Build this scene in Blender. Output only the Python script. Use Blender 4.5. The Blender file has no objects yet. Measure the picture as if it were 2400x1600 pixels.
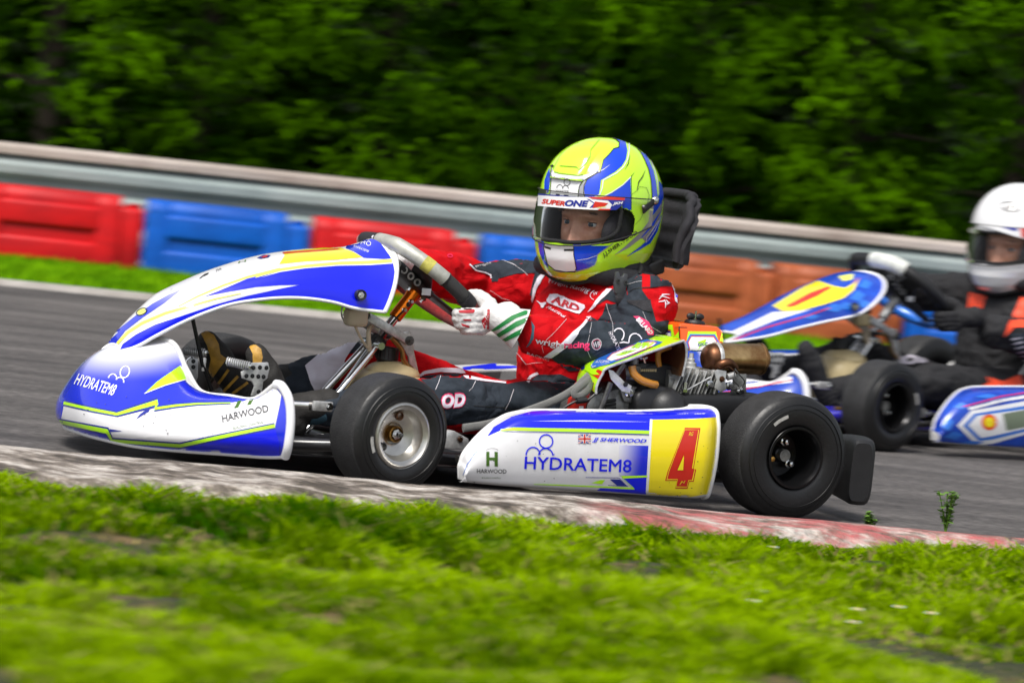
import bpy, bmesh, math, random
import numpy as np
from mathutils import Vector, Matrix, noise
from mathutils.bvhtree import BVHTree
BL = 170000
random.seed(4); rng = np.random.default_rng(7)
R = math.radians
sc = bpy.context.scene
COL = sc.collection

# ------------------------------------------------------------------ camera, world, sun, exposure
CAM_H, PITCH, ROLL = 0.837, R(3.055), R(6.1)
cam = bpy.data.objects.new('camera', bpy.data.cameras.new('camera'))
COL.objects.link(cam); sc.camera = cam
cam.location = (0, 0, CAM_H)
cam.rotation_euler = (Matrix.Rotation(R(90) - PITCH, 3, 'X') @ Matrix.Rotation(ROLL, 3, 'Z')).to_euler()
cam.data.lens = 150; cam.data.sensor_width = 36
cam.data.clip_start = 0.1; cam.data.clip_end = 2000
cam.data.dof.use_dof = True
cam.data.dof.focus_distance = 9.45
cam.data.dof.aperture_fstop = 7.0
cam.data.dof.aperture_ratio = 0.32

SUN_EL, SUN_AZ = R(58), R(205)          # high soft sun from behind-left of the camera
w = bpy.data.worlds.new('World'); sc.world = w; w.use_nodes = True
nt = w.node_tree
bg = nt.nodes['Background']; bg.inputs[1].default_value = 0.125
sky = nt.nodes.new('ShaderNodeTexSky'); sky.sky_type = 'NISHITA'; sky.sun_disc = False
sky.sun_elevation = SUN_EL; sky.sun_rotation = SUN_AZ
sky.air_density = 1.0; sky.dust_density = 3.0; sky.ozone_density = 1.0
hs = nt.nodes.new('ShaderNodeHueSaturation'); hs.inputs['Saturation'].default_value = 0.35
nt.links.new(sky.outputs[0], hs.inputs['Color']); nt.links.new(hs.outputs[0], bg.inputs[0])
sl = bpy.data.lights.new('sun', 'SUN'); sl.energy = 2.5; sl.angle = R(20); sl.color = (1, .96, .9)
so = bpy.data.objects.new('sun', sl); COL.objects.link(so)
sd = Vector((math.sin(SUN_AZ) * math.cos(SUN_EL), math.cos(SUN_AZ) * math.cos(SUN_EL), math.sin(SUN_EL)))
so.rotation_euler = sd.to_track_quat('Z', 'Y').to_euler(); so.location = (0, 0, 20)
sc.view_settings.view_transform = 'Standard'; sc.view_settings.look = 'None'
sc.view_settings.gamma = 1; sc.view_settings.use_curve_mapping = False
sc.view_settings.exposure = 0.5

# ------------------------------------------------------------------ materials
MATS = {}
def srgb(c):
    if isinstance(c, str):
        c = [int(c[i:i + 2], 16) / 255 for i in (0, 2, 4)]
        return tuple(x / 12.92 if x < .04045 else ((x + .055) / 1.055) ** 2.4 for x in c)
    return c
def mat(name, col, rough=.5, metal=0, coat=0, bump=0, bscale=200, var=0, vscale=20, trans=0, spec=.5, emit=0, stretch=None, col2=None, sheen=0, crease=0):
    if name in MATS: return MATS[name]
    m = bpy.data.materials.new(name); m.use_nodes = True; MATS[name] = m
    n = m.node_tree.nodes; l = m.node_tree.links; b = n['Principled BSDF']
    c = srgb(col); b.inputs['Base Color'].default_value = (*c, 1)
    b.inputs['Roughness'].default_value = rough; b.inputs['Metallic'].default_value = metal
    b.inputs['Coat Weight'].default_value = coat; b.inputs['Coat Roughness'].default_value = .06
    b.inputs['Specular IOR Level'].default_value = spec
    if sheen: b.inputs['Sheen Weight'].default_value = sheen
    if trans: b.inputs['Transmission Weight'].default_value = trans
    if emit:
        b.inputs['Emission Color'].default_value = (*c, 1); b.inputs['Emission Strength'].default_value = emit
    tc = n.new('ShaderNodeTexCoord'); co = tc.outputs['Object']
    if stretch:
        mp = n.new('ShaderNodeMapping'); mp.inputs['Scale'].default_value = stretch
        l.new(co, mp.inputs[0]); co = mp.outputs[0]
    if var:
        t = n.new('ShaderNodeTexNoise'); t.inputs['Scale'].default_value = vscale; t.inputs['Detail'].default_value = 6
        t.inputs['Roughness'].default_value = .65
        l.new(co, t.inputs['Vector'])
        mx = n.new('ShaderNodeMix'); mx.data_type = 'RGBA'
        d = srgb(col2) if col2 else tuple(x * (1 - var) for x in c)
        mx.inputs[6].default_value = (*c, 1); mx.inputs[7].default_value = (*d, 1)
        mr = n.new('ShaderNodeMapRange'); mr.inputs[1].default_value = .38; mr.inputs[2].default_value = .64
        l.new(t.outputs[0], mr.inputs[0]); l.new(mr.outputs[0], mx.inputs[0]); l.new(mx.outputs[2], b.inputs['Base Color'])
        mr2 = n.new('ShaderNodeMapRange'); mr2.inputs[3].default_value = rough * .8; mr2.inputs[4].default_value = min(1, rough * 1.25)
        l.new(t.outputs[0], mr2.inputs[0]); l.new(mr2.outputs[0], b.inputs['Roughness'])
    if bump:
        t = n.new('ShaderNodeTexNoise'); t.inputs['Scale'].default_value = bscale; t.inputs['Detail'].default_value = 4
        l.new(co, t.inputs['Vector'])
        bp = n.new('ShaderNodeBump'); bp.inputs['Strength'].default_value = bump; bp.inputs['Distance'].default_value = .004
        l.new(t.outputs[0], bp.inputs['Height']); l.new(bp.outputs[0], b.inputs['Normal'])
    if crease:        # soft folds of cloth
        t = n.new('ShaderNodeTexNoise'); t.inputs['Scale'].default_value = 10; t.inputs['Detail'].default_value = 1.5; t.inputs['Distortion'].default_value = 1.2; l.new(co, t.inputs['Vector'])
        ab = n.new('ShaderNodeMath'); ab.operation = 'PINGPONG'; ab.inputs[1].default_value = .14; l.new(t.outputs[0], ab.inputs[0])
        b2 = n.new('ShaderNodeBump'); b2.inputs['Strength'].default_value = crease; b2.inputs['Distance'].default_value = .12
        l.new(ab.outputs[0], b2.inputs['Height'])
        if b.inputs['Normal'].links: l.new(b.inputs['Normal'].links[0].from_socket.node.outputs[0], b2.inputs['Normal'])
        l.new(b2.outputs[0], b.inputs['Normal'])
    return m
def gradmat(name, cols, axis, a, b_, rough=.25, coat=1, tilt=None):
    """gloss paint that fades from one colour to another along a direction of the part"""
    m = mat(name, cols[0], rough, 0, coat); n = m.node_tree.nodes; l = m.node_tree.links; bs = n['Principled BSDF']
    tc = n.new('ShaderNodeTexCoord'); vm = n.new('ShaderNodeVectorMath'); vm.operation = 'DOT_PRODUCT'
    vm.inputs[1].default_value = axis; l.new(tc.outputs['Object'], vm.inputs[0])
    mr = n.new('ShaderNodeMapRange'); mr.interpolation_type = 'SMOOTHSTEP'
    mr.inputs[1].default_value = a; mr.inputs[2].default_value = b_
    l.new(vm.outputs['Value'], mr.inputs[0])
    mx = n.new('ShaderNodeMix'); mx.data_type = 'RGBA'
    mx.inputs[6].default_value = (*srgb(cols[0]), 1); mx.inputs[7].default_value = (*srgb(cols[1]), 1)
    l.new(mr.outputs[0], mx.inputs[0]); l.new(mx.outputs[2], bs.inputs['Base Color'])
    return m
BLUE = '0a1fd8'; FLUO = 'c8f000'
M = dict(
 white=mat('white_gloss', (.8, .8, .82), .34, coat=.6, var=.12, vscale=7),
 sticker=mat('white_sticker', (.8, .8, .82), .35, coat=.5),
 edge=mat('white_plastic_edge', (.66, .66, .66), .5),
 blue=mat('blue_livery', (.001, .008, .8), .3, coat=.45),
 blueb=mat('mid_blue_livery', (.004, .07, .52), .3, coat=.5, var=.45, vscale=14, col2=(.002, .03, .33)),
 navy=mat('navy_livery', (.01, .02, .28), .3, coat=.8),
 sky=mat('light_blue_livery', (.02, .16, .65), .3, coat=.8),
 fluo=mat('fluorescent_yellow', (.5, .95, .01), .3, coat=.8),
 pale=mat('pale_yellow', (.85, .85, .12), .3, coat=.8),
 yellow=mat('number_yellow', (.92, .76, .01), .28, coat=.9),
 red=mat('number_red', (.62, .018, .006), .35, coat=.6),
 orange=mat('livery_orange', (.85, .11, .01), .3, coat=.7),
 green=mat('dark_green_print', (.05, .13, .01), .4),
 grey=mat('grey_print', (.05, .05, .055), .4),
 black=mat('black_print', (.008, .008, .009), .4),
 rubber=mat('tyre_rubber', (.006, .006, .0065), .42, var=.35, vscale=30, bump=.15, bscale=160),
 tread=mat('tyre_tread', (.02, .02, .021), .7, var=.45, vscale=40, bump=.5, bscale=300),
 mag=mat('satin_magnesium', (.62, .6, .56), .32, 1, var=.25, vscale=25, bump=.06, bscale=60),
 alu=mat('worn_aluminium', (.66, .66, .65), .4, .6, var=.45, vscale=40, bump=.1, bscale=120),
 cast=mat('cast_aluminium', (.36, .36, .34), .5, .85, var=.6, vscale=35, bump=.3, bscale=150),
 chrome=mat('chrome', (.75, .75, .74), .12, 1, var=.3, vscale=50),
 steel=mat('dark_steel', (.16, .155, .15), .38, .9, var=.5, vscale=50),
 blackp=mat('black_plastic', (.014, .014, .015), .45, var=.3, vscale=30, bump=.1, bscale=200),
 blackm=mat('black_metal', (.012, .012, .013), .25, .6),
 brk=mat('brake_gold', (.55, .3, .08), .3, 1),
 anod=mat('orange_anodised', (.85, .2, .01), .22, .85),
 bronze=mat('heat_tinted_steel', (.66, .44, .2), .3, 1, var=.7, vscale=12, col2=(.3, .15, .06), bump=.04, bscale=60),
 rust=mat('burnt_steel', (.16, .07, .035), .4, .9, var=.6, vscale=30),
 cream=mat('cream_plastic', (.62, .5, .27), .4, var=.2, vscale=14),
 amber=mat('amber_hose', (.42, .17, .02), .25, coat=.4),
 clear=mat('pale_hose', (.6, .5, .36), .35),
 suede=mat('red_suede', (.3, .008, .008), .9, var=.4, vscale=60, bump=.5, bscale=500, sheen=.3),
 carbon=mat('carbon_grip', (.02, .02, .02), .4, bump=.9, bscale=900),
 tape=mat('yellow_tape', (.55, .5, .1), .5, var=.35, vscale=60),
 grip=mat('worn_silver_grip', (.48, .48, .43), .45, .3, var=.35, vscale=30),
 suitred=mat('suit_red', (.52, .002, .006), .8, var=.15, vscale=30, bump=.3, bscale=350, spec=.15, crease=.22),
 suitgrey=mat('suit_charcoal', (.028, .036, .048), .8, var=.25, vscale=30, bump=.3, bscale=350, spec=.2, crease=.22),
 suitwhite=mat('suit_white', (.68, .64, .72), .75, bump=.3, bscale=350),
 thread=mat('pale_stitching', (.5, .47, .5), .8),
 pink=mat('pink_embroidery', (.7, .02, .12), .7),
 rib=mat('ribbed_cuff', (.05, .12, .17), .85, bump=.6, bscale=700),
 glove=mat('white_leather', (.7, .68, .67), .55, var=.22, vscale=22, bump=.5, bscale=130),
 gred=mat('glove_red', (.42, .008, .02), .6, bump=.2),
 ggreen=mat('glove_green', (.0, .17, .03), .6, bump=.2),
 gold=mat('boot_gold', (.7, .38, .05), .5, var=.6, vscale=16, bump=.3, bscale=120),
 bootblk=mat('boot_black', (.02, .018, .016), .7, var=.4, vscale=40, bump=.5, bscale=300),
 skin=mat('skin', (.56, .29, .19), .45, var=.25, vscale=45, col2=(.44, .19, .12), bump=.12, bscale=400),
 eyew=mat('eye_white', (.6, .6, .62), .2), iris=mat('eye_iris', (.03, .06, .09), .15),
 brow=mat('brow_hair', (.1, .05, .03), .8),
 liner=mat('helmet_liner', (.012, .012, .013), .9, bump=.4, bscale=300),
 pad=mat('black_padding', (.017, .016, .021), .8, var=.3, vscale=30, bump=.5, bscale=400),
 strap=mat('grey_webbing', (.2, .2, .19), .7, bump=.9, bscale=700),
 helmf=mat('helmet_fluorescent', (.56, .98, .03), .2, coat=1),
 helmb=mat('helmet_blue', (.001, .05, .62), .25, coat=.6),
 helmw=mat('helmet_white', (.72, .72, .73), .22, coat=1),
 helmg=mat('helmet_silver', (.33, .33, .35), .25, .3, coat=1),
 suitblk=mat('suit_black', (.01, .01, .012), .85, bump=.3, bscale=350, crease=.22),
 suitor=mat('suit_orange', (.85, .07, .02), .6),
)
def visor_mat():
    m = bpy.data.materials.new('clear_visor'); m.use_nodes = True
    n = m.node_tree.nodes; l = m.node_tree.links; n.clear()
    o = n.new('ShaderNodeOutputMaterial'); t = n.new('ShaderNodeBsdfTransparent'); t.inputs[0].default_value = (.93, .93, .94, 1)
    g = n.new('ShaderNodeBsdfGlossy'); g.inputs['Roughness'].default_value = .05
    fr = n.new('ShaderNodeFresnel'); fr.inputs[0].default_value = 1.22
    mx = n.new('ShaderNodeMixShader'); l.new(fr.outputs[0], mx.inputs[0]); l.new(t.outputs[0], mx.inputs[1]); l.new(g.outputs[0], mx.inputs[2])
    l.new(mx.outputs[0], o.inputs[0]); return m
M['visor'] = visor_mat()

# ------------------------------------------------------------------ frames: a kart's own x (forward), y (left), z (up)
cf = Vector((0, math.cos(PITCH), -math.sin(PITCH))); cu = Vector((0, math.sin(PITCH), math.cos(PITCH))); cr = Vector((1, 0, 0))
CAMP = Vector((0, 0, CAM_H))
def ray(px, py):
    c, s = math.cos(ROLL), math.sin(ROLL); dx, dy = px - 1200, py - 800
    return (cf + cr * ((dx * c + dy * s) / 10000) - cu * ((-dx * s + dy * c) / 10000))
class Frame:
    def __init__(s, ox, oy, th, oz=0):
        s.o = Vector((ox, oy, oz)); s.th = th
        s.h = Vector((-math.cos(th), -math.sin(th), 0)); s.l = Vector((math.sin(th), -math.cos(th), 0))
        s.rotz = math.pi + th
    def rl(s, px, py):
        d = ray(px, py); c = CAMP - s.o
        return Vector((c.dot(s.h), c.dot(s.l), c.z)), Vector((d.dot(s.h), d.dot(s.l), d.z))
    def k(s, px, py, x=None, y=None, z=None):
        o, d = s.rl(px, py)
        i, v = (0, x) if x is not None else (1, y) if y is not None else (2, z)
        return o + d * ((v - o[i]) / d[i])
F1 = Frame(.396, 9.978, R(27.6)); F2 = Frame(1.581, 12.946, R(35)); WF = Frame(0, 0, math.pi)  # WF: world axes
k1 = F1.k; k2 = F2.k
def Z1(x, y): return (120 + x / 2.613, 500 + y / 2.613)
def Z2(x, y): return (600 + x / 2.613, 500 + y / 2.613)
def Z3(x, y): return (880 + x / 3.92, 520 + y / 3.92)
def Z4(x, y): return (1220 + x / 3.5636, 300 + y / 3.5636)
def Z5(x, y): return (1160 + x / 4.9, 580 + y / 4.9)
def Z6(x, y): return (1300 + x / 3.92, 700 + y / 3.92)
def Z7(x, y): return (1060 + x / 2.306, 940 + y / 2.306)
def Z8(x, y): return (1660 + x / 2.178, 400 + y / 2.178)
def ZZ(Z, pts): return [Z(*p) for p in pts]

# ------------------------------------------------------------------ mesh building
def V(*a): return Vector(a)
def crv(pts, n):
    """Catmull-Rom through pts, n samples"""
    P = [Vector(p) for p in pts]; P = [P[0] * 2 - P[1]] + P + [P[-1] * 2 - P[-2]]; out = []; S = len(P) - 3
    for i in range(n):
        t = i / (n - 1) * S; j = min(int(t), S - 1); t -= j
        a, b, c, d = P[j:j + 4]
        out.append(.5 * ((2 * b) + (c - a) * t + (2 * a - 5 * b + 4 * c - d) * t * t + (3 * b - a - 3 * c + d) * t ** 3))
    return out
def lerpl(L, t):
    """piecewise-linear table lookup [(key,val)...]"""
    if t <= L[0][0]: return L[0][1]
    for (a, b), (c, d) in zip(L, L[1:]):
        if t <= c: return b + (d - b) * (t - a) / (c - a)
    return L[-1][1]
class MB:
    def __init__(s): s.v = []; s.f = []; s.m = []; s.mats = []; s.bvh = None; s.flat = set()
    def mi(s, m):
        m = M[m] if isinstance(m, str) else m
        if m not in s.mats: s.mats.append(m)
        return s.mats.index(m)
    def add(s, vs, fs, m):
        o = len(s.v); i = s.mi(m)
        s.v += [Vector(v) for v in vs]
        for f in fs: s.f.append([a + o for a in f]); s.m.append(i)
        return s
    def box(s, c, size, m, r=.003, rot=None, seg=2):
        bm = bmesh.new(); bmesh.ops.create_cube(bm, size=1)
        bmesh.ops.scale(bm, vec=Vector(size), verts=bm.verts)
        if r: bmesh.ops.bevel(bm, geom=bm.edges[:], offset=min(r, min(size) * .45), segments=seg, affect='EDGES', profile=.5)
        return s.bm(bm, m, Matrix.Translation(Vector(c)) @ (rot.to_4x4() if rot else Matrix()))
    def bm(s, bm, m, T=Matrix()):
        bm.verts.index_update()
        s.add([T @ v.co for v in bm.verts], [[v.index for v in f.verts] for f in bm.faces], m); bm.free(); return s
    def tube(s, pts, r, m, n=12, smooth=0, flat=1, cap=True, closed=False, up=None):
        if smooth: 
            if not isinstance(r, (int, float)):
                rr = list(r); r = [lerpl([(i / (len(rr) - 1), q) for i, q in enumerate(rr)], j / (smooth - 1)) for j in range(smooth)]
            pts = crv(pts, smooth)
        P = [Vector(p) for p in pts]; N = len(P)
        if isinstance(r, (int, float)): r = [r] * N
        vs = []; t0 = (P[1] - P[0]).normalized()
        nn = Vector(up) if up else (Vector((0, 0, 1)) if abs(t0.z) < .9 else Vector((1, 0, 0)))
        nn = (nn - t0 * nn.dot(t0)).normalized()
        for i in range(N):
            a = P[(i - 1) % N] if closed else P[max(i - 1, 0)]; b = P[(i + 1) % N] if closed else P[min(i + 1, N - 1)]
            t = (b - a).normalized(); nn = (nn - t * nn.dot(t)).normalized(); bb = t.cross(nn)
            for j in range(n):
                q = 2 * math.pi * j / n
                vs.append(P[i] + nn * (math.cos(q) * r[i]) + bb * (math.sin(q) * r[i] * flat))
        fs = [[i * n + j, i * n + (j + 1) % n, ((i + 1) % N) * n + (j + 1) % n, ((i + 1) % N) * n + j] for i in range(N if closed else N - 1) for j in range(n)]
        if cap and not closed: fs += [list(range(n))[::-1], list(range((N - 1) * n, N * n))]
        return s.add(vs, fs, m)
    def lathe(s, prof, c, ax, m, n=48, loop=False):
        """prof: (radius, along axis)"""
        ax = Vector(ax).normalized(); u = ax.orthogonal().normalized(); w_ = ax.cross(u); c = Vector(c)
        vs = [c + ax * a + (u * math.cos(2 * math.pi * j / n) + w_ * math.sin(2 * math.pi * j / n)) * max(r, 1e-4) for r, a in prof for j in range(n)]
        K = len(prof); fs = [[i * n + j, i * n + (j + 1) % n, ((i + 1) % K) * n + (j + 1) % n, ((i + 1) % K) * n + j] for i in range(K if loop else K - 1) for j in range(n)]
        return s.add(vs, fs, m)
    def grid(s, P, m, th=0, me=None, closed=False):
        """P[i][j] points; th gives the sheet a thickness against its normal"""
        a, b = len(P), len(P[0]); vs = [Vector(p) for r_ in P for p in r_]
        fs = [[i * b + j, i * b + j + 1, (i + 1) * b + j + 1, (i + 1) * b + j] for i in range(a - 1) for j in range(b - 1)]
        s.add(vs, fs, m)
        if th:
            nv = [Vector() for _ in vs]
            for f in fs:
                q = (vs[f[1]] - vs[f[0]]).cross(vs[f[2]] - vs[f[0]]) + (vs[f[2]] - vs[f[0]]).cross(vs[f[3]] - vs[f[0]])
                for i in f: nv[i] += q
            s.add([v - n_.normalized() * th for v, n_ in zip(vs, nv)], [f[::-1] for f in fs], me or m)
            o = len(s.v) - len(vs); p = o - len(vs)
            bd = [i * b for i in range(a)] + [(a - 1) * b + j for j in range(1, b)] + [i * b + b - 1 for i in range(a - 2, -1, -1)] + [j for j in range(b - 2, 0, -1)]
            i_ = s.mi(me or m)
            for x, y in zip(bd, bd[1:] + bd[:1]): s.f.append([p + x, p + y, o + y, o + x]); s.m.append(i_)
        return s
    def prism(s, pts, d, m, r=0):
        """flat polygon of 3-D points pushed along d"""
        bm = bmesh.new(); vs = [bm.verts.new(Vector(p)) for p in pts]; f = bm.faces.new(vs)
        g = bmesh.ops.extrude_face_region(bm, geom=[f]); nv = [e for e in g['geom'] if isinstance(e, bmesh.types.BMVert)]
        bmesh.ops.translate(bm, vec=Vector(d), verts=nv)
        bmesh.ops.recalc_face_normals(bm, faces=bm.faces[:])
        if r: bmesh.ops.bevel(bm, geom=bm.edges[:], offset=r, segments=2, affect='EDGES', profile=.5)
        return s.bm(bm, m)
    def ell(s, c, rad, m, rot=None, u=20, v=14, pw=1.0):
        vs = []; rot = rot or Matrix.Identity(3); c = Vector(c)
        sg = lambda x: math.copysign(abs(x) ** pw, x)
        for i in range(v + 1):
            t = math.pi * i / v
            for j in range(u):
                p = 2 * math.pi * j / u
                vs.append(c + rot @ Vector((rad[0] * sg(math.sin(t) + 1e-5) * sg(math.cos(p)), rad[1] * sg(math.sin(t) + 1e-5) * sg(math.sin(p)), rad[2] * sg(math.cos(t)))))
        return s.add(vs, [[i * u + j, (i + 1) * u + j, (i + 1) * u + (j + 1) % u, i * u + (j + 1) % u] for i in range(v) for j in range(u)], m)
    def tf(s, T): s.v = [T @ v for v in s.v]; return s
    # ---- paint laid on the surface: flat outlines are cut fine and laid on the shell
    def prep(s):
        s.bvh = BVHTree.FromPolygons([tuple(v) for v in s.v], s.f, epsilon=0); return s
    def lay(s, vs, fs, m, fr=F1, off=.0008, step=6, maxe=5.0):
        bm = bmesh.new(); bv = [bm.verts.new((x, y, 0)) for x, y in vs]
        for f in fs:
            try: bm.faces.new([bv[i] for i in f])
            except ValueError: pass
        xs = [p[0] for p in vs]; ys = [p[1] for p in vs]
        for ax, lo, hi in ((0, min(xs), max(xs)), (1, min(ys), max(ys))):
            k = math.floor(lo / step) * step + step
            while k < hi:
                co = (k, 0, 0) if ax == 0 else (0, k, 0); no = (1, 0, 0) if ax == 0 else (0, 1, 0)
                bmesh.ops.bisect_plane(bm, geom=bm.verts[:] + bm.edges[:] + bm.faces[:], plane_co=co, plane_no=no, dist=1e-5); k += step
        bm.verts.index_update(); P = []; hit = []; vlist = list(bm.verts)
        for v in bm.verts:
            o, d = fr.rl(v.co.x, v.co.y); L = d.length; d = d / L
            h, n_, _, t = s.bvh.ray_cast(o, d)
            if h is None: P.append(None); hit.append(None); continue
            if n_.dot(d) > 0: n_ = -n_
            P.append(h + n_ * off); hit.append(t)
        for rep in range(2):      # just past the outline: wrap onto the nearest surface
            nh = {}
            for e in bm.edges:
                i, j = e.verts[0].index, e.verts[1].index
                for x, y in ((i, j), (j, i)):
                    if hit[x] is None and hit[y] is not None: nh.setdefault(x, []).append(hit[y])
            if rep: break
            for i, L in nh.items():
                v = bm.verts[i] if False else vlist[i]; o, d = fr.rl(v.co.x, v.co.y); d = d / d.length; t = sum(L) / len(L)
                h, n_, _, ds = s.bvh.find_nearest(o + d * t, .012)
                if h is None: continue
                if n_.dot(d) > .35: n_ = -n_
                P[i] = h + n_ * off; hit[i] = t
        i_ = s.mi(m); idx = {}
        for f in bm.faces:
            ids = [v.index for v in f.verts]
            if any(P[i] is None for i in ids): continue
            t = [hit[i] for i in ids]
            if max(t) - min(t) > .012 * maxe * step / 6: continue
            g = []
            for i in ids:
                if i not in idx: idx[i] = len(s.v); s.v.append(P[i])
                g.append(idx[i])
            s.f.append(g[::-1]); s.m.append(i_)
        bm.free(); return s
    def poly(s, pts, m, fr=F1, off=.0008, step=6, Z=None, smooth=0, **k):
        if Z: pts = ZZ(Z, pts)
        if smooth:
            q = list(pts) + [pts[0]]; pts = [(p.x, p.y) for p in crv([(a, b, 0) for a, b in q], smooth * len(pts))[:-1]]
        vs, fs = tri2d(pts); return s.lay(vs, fs, m, fr, off, step, **k)
    def line(s, pts, wd, m, fr=F1, off=.0012, step=6, Z=None, smooth=0, **k):
        if Z: pts = ZZ(Z, pts); q_ = Z(1, 0)[0] - Z(0, 0)[0]; wd = wd * q_ if isinstance(wd, (int, float)) else [k_ * q_ for k_ in wd]
        P = [Vector((a, b)) for a, b in pts]
        if smooth: P = [Vector((p.x, p.y)) for p in crv([(a.x, a.y, 0) for a in P], smooth)]
        if isinstance(wd, (int, float)): wd = [wd] * len(P)
        else: wd = [lerpl([(i / (len(wd) - 1), q) for i, q in enumerate(wd)], j / (len(P) - 1)) for j in range(len(P))]
        vs = []
        for i, p in enumerate(P):
            a = P[max(i - 1, 0)]; b = P[min(i + 1, len(P) - 1)]; t = (b - a).normalized(); n_ = Vector((-t.y, t.x))
            if 0 < i < len(P) - 1:
                c_ = abs((P[i + 1] - p).normalized().dot(t)); n_ = n_ / max(c_, .5)
            vs += [tuple(p + n_ * wd[i] / 2), tuple(p - n_ * wd[i] / 2)]
        return s.lay(vs, [[2 * i, 2 * i + 1, 2 * i + 3, 2 * i + 2] for i in range(len(P) - 1)], m, fr, off, step, **k)
    def text(s, t, m, org, ex, ey, fr=F1, off=.0012, step=5, Z=None, bold=0, shear=0, arc=None, **k):
        """text box: lower-left corner org, lower-right ex, upper-left ey (picture pixels on the surface)"""
        if Z: org, ex, ey = Z(*org), Z(*ex), Z(*ey)
        vs, fs = glyphs(t, bold, shear); o, a, b = Vector(org), Vector(ex), Vector(ey)
        q = []
        for x, y in vs:
            p = o + (a - o) * x + (b - o) * y
            if arc: p += (b - o).normalized() * (-arc * 4 * (x - .5) ** 2 + arc)
            q.append(tuple(p))
        return s.lay(q, fs, m, fr, off, step, **k)
    def ring(s, c, r, wd, m, fr=F1, a0=0, a1=360, Z=None, ry=None, rot=0, n=28, **k):
        if Z: sca = Z(1, 0)[0] - Z(0, 0)[0]; c = Z(*c); r *= sca; wd *= sca; ry = ry and ry * sca
        ry = ry or r; pts = []
        for i in range(n + 1):
            a = R(a0 + (a1 - a0) * i / n); x, y = r * math.cos(a), -ry * math.sin(a); q = R(rot)
            pts.append((c[0] + x * math.cos(q) - y * math.sin(q), c[1] + x * math.sin(q) + y * math.cos(q)))
        return s.line(pts, wd, m, fr, **k)
def tri2d(pts):
    from mathutils.geometry import tessellate_polygon
    return list(pts), [list(t) for t in tessellate_polygon([[Vector((a, b, 0)) for a, b in pts]])]
_G = {}
def glyphs(t, bold=0, shear=0):
    key = (t, bold, shear)
    if key in _G: return _G[key]
    cu_ = bpy.data.curves.new('t', 'FONT'); cu_.body = t; cu_.size = 1; cu_.shear = shear; cu_.resolution_u = 3
    ob = bpy.data.objects.new('t', cu_); COL.objects.link(ob); bpy.context.view_layer.update()
    me = bpy.data.meshes.new_from_object(ob.evaluated_get(bpy.context.evaluated_depsgraph_get()))
    vs = [(v.co.x, v.co.y) for v in me.vertices]; fs = [list(p.vertices) for p in me.polygons]
    bpy.data.objects.remove(ob); bpy.data.meshes.remove(me); bpy.data.curves.remove(cu_)
    if bold:                      # fatten: push the outline outwards
        cnt = {}
        for f in fs:
            for i, j in zip(f, f[1:] + f[:1]): cnt.setdefault((min(i, j), max(i, j)), []).append((i, j))
        acc = {}
        for e_, L in cnt.items():
            if len(L) == 1:
                i, j = L[0]; dx, dy = vs[j][0] - vs[i][0], vs[j][1] - vs[i][1]; l_ = math.hypot(dx, dy) or 1; n_ = (dy / l_, -dx / l_)
                for q in (i, j): acc.setdefault(q, []).append(n_)
        for q, ns in acc.items():
            sx, sy = sum(n_[0] for n_ in ns), sum(n_[1] for n_ in ns); l2 = math.hypot(sx, sy)
            if l2 < .3: continue
            k_ = bold * min(2.0, 2 / l2) / l2 * 1.0; vs[q] = (vs[q][0] + sx * k_, vs[q][1] + sy * k_)
    x0 = min(p[0] for p in vs); x1 = max(p[0] for p in vs); y0 = min(p[1] for p in vs); y1 = max(p[1] for p in vs)
    _G[key] = ([((x - x0) / (x1 - x0), (y - y0) / (y1 - y0)) for x, y in vs], fs); return _G[key]

def thing(name, label, cat, fr=WF, org=(0, 0, 0), group=None):
    o = bpy.data.objects.new(name, None); COL.objects.link(o); o.empty_display_size = .2
    org = Vector(org); o.location = fr.o + fr.h * org.x + fr.l * org.y + V(0, 0, org.z); o.rotation_euler = (0, 0, fr.rotz)
    o['label'] = label; o['category'] = cat
    if group: o['group'] = group
    ORG[o.name] = org; return o
ORG = {}; SHIFT = [Vector()]
def obj(name, mb, parent=None, ang=35, kind=None, label=None, smooth=True):
    """one mesh object; vertices are given in the kart's frame and stored relative to the thing's base"""
    me = bpy.data.meshes.new(name); org = (ORG.get(parent.name, Vector()) if parent else Vector()) - SHIFT[0]
    me.from_pydata([tuple(v - org) for v in mb.v], [], mb.f)
    for m in mb.mats: me.materials.append(m)
    me.polygons.foreach_set('material_index', mb.m)
    if smooth:
        me.polygons.foreach_set('use_smooth', [True] * len(me.polygons)); me.set_sharp_from_angle(angle=R(ang))
    me.update()
    o = bpy.data.objects.new(name, me); COL.objects.link(o)
    if parent: o.parent = parent; ORG[o.name] = org + SHIFT[0]
    if kind: o['kind'] = kind
    if label: o['label'] = label
    return o
def tag(o, label, cat, group=None):
    o['label'] = label; o['category'] = cat
    if group: o['group'] = group
    return o
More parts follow.
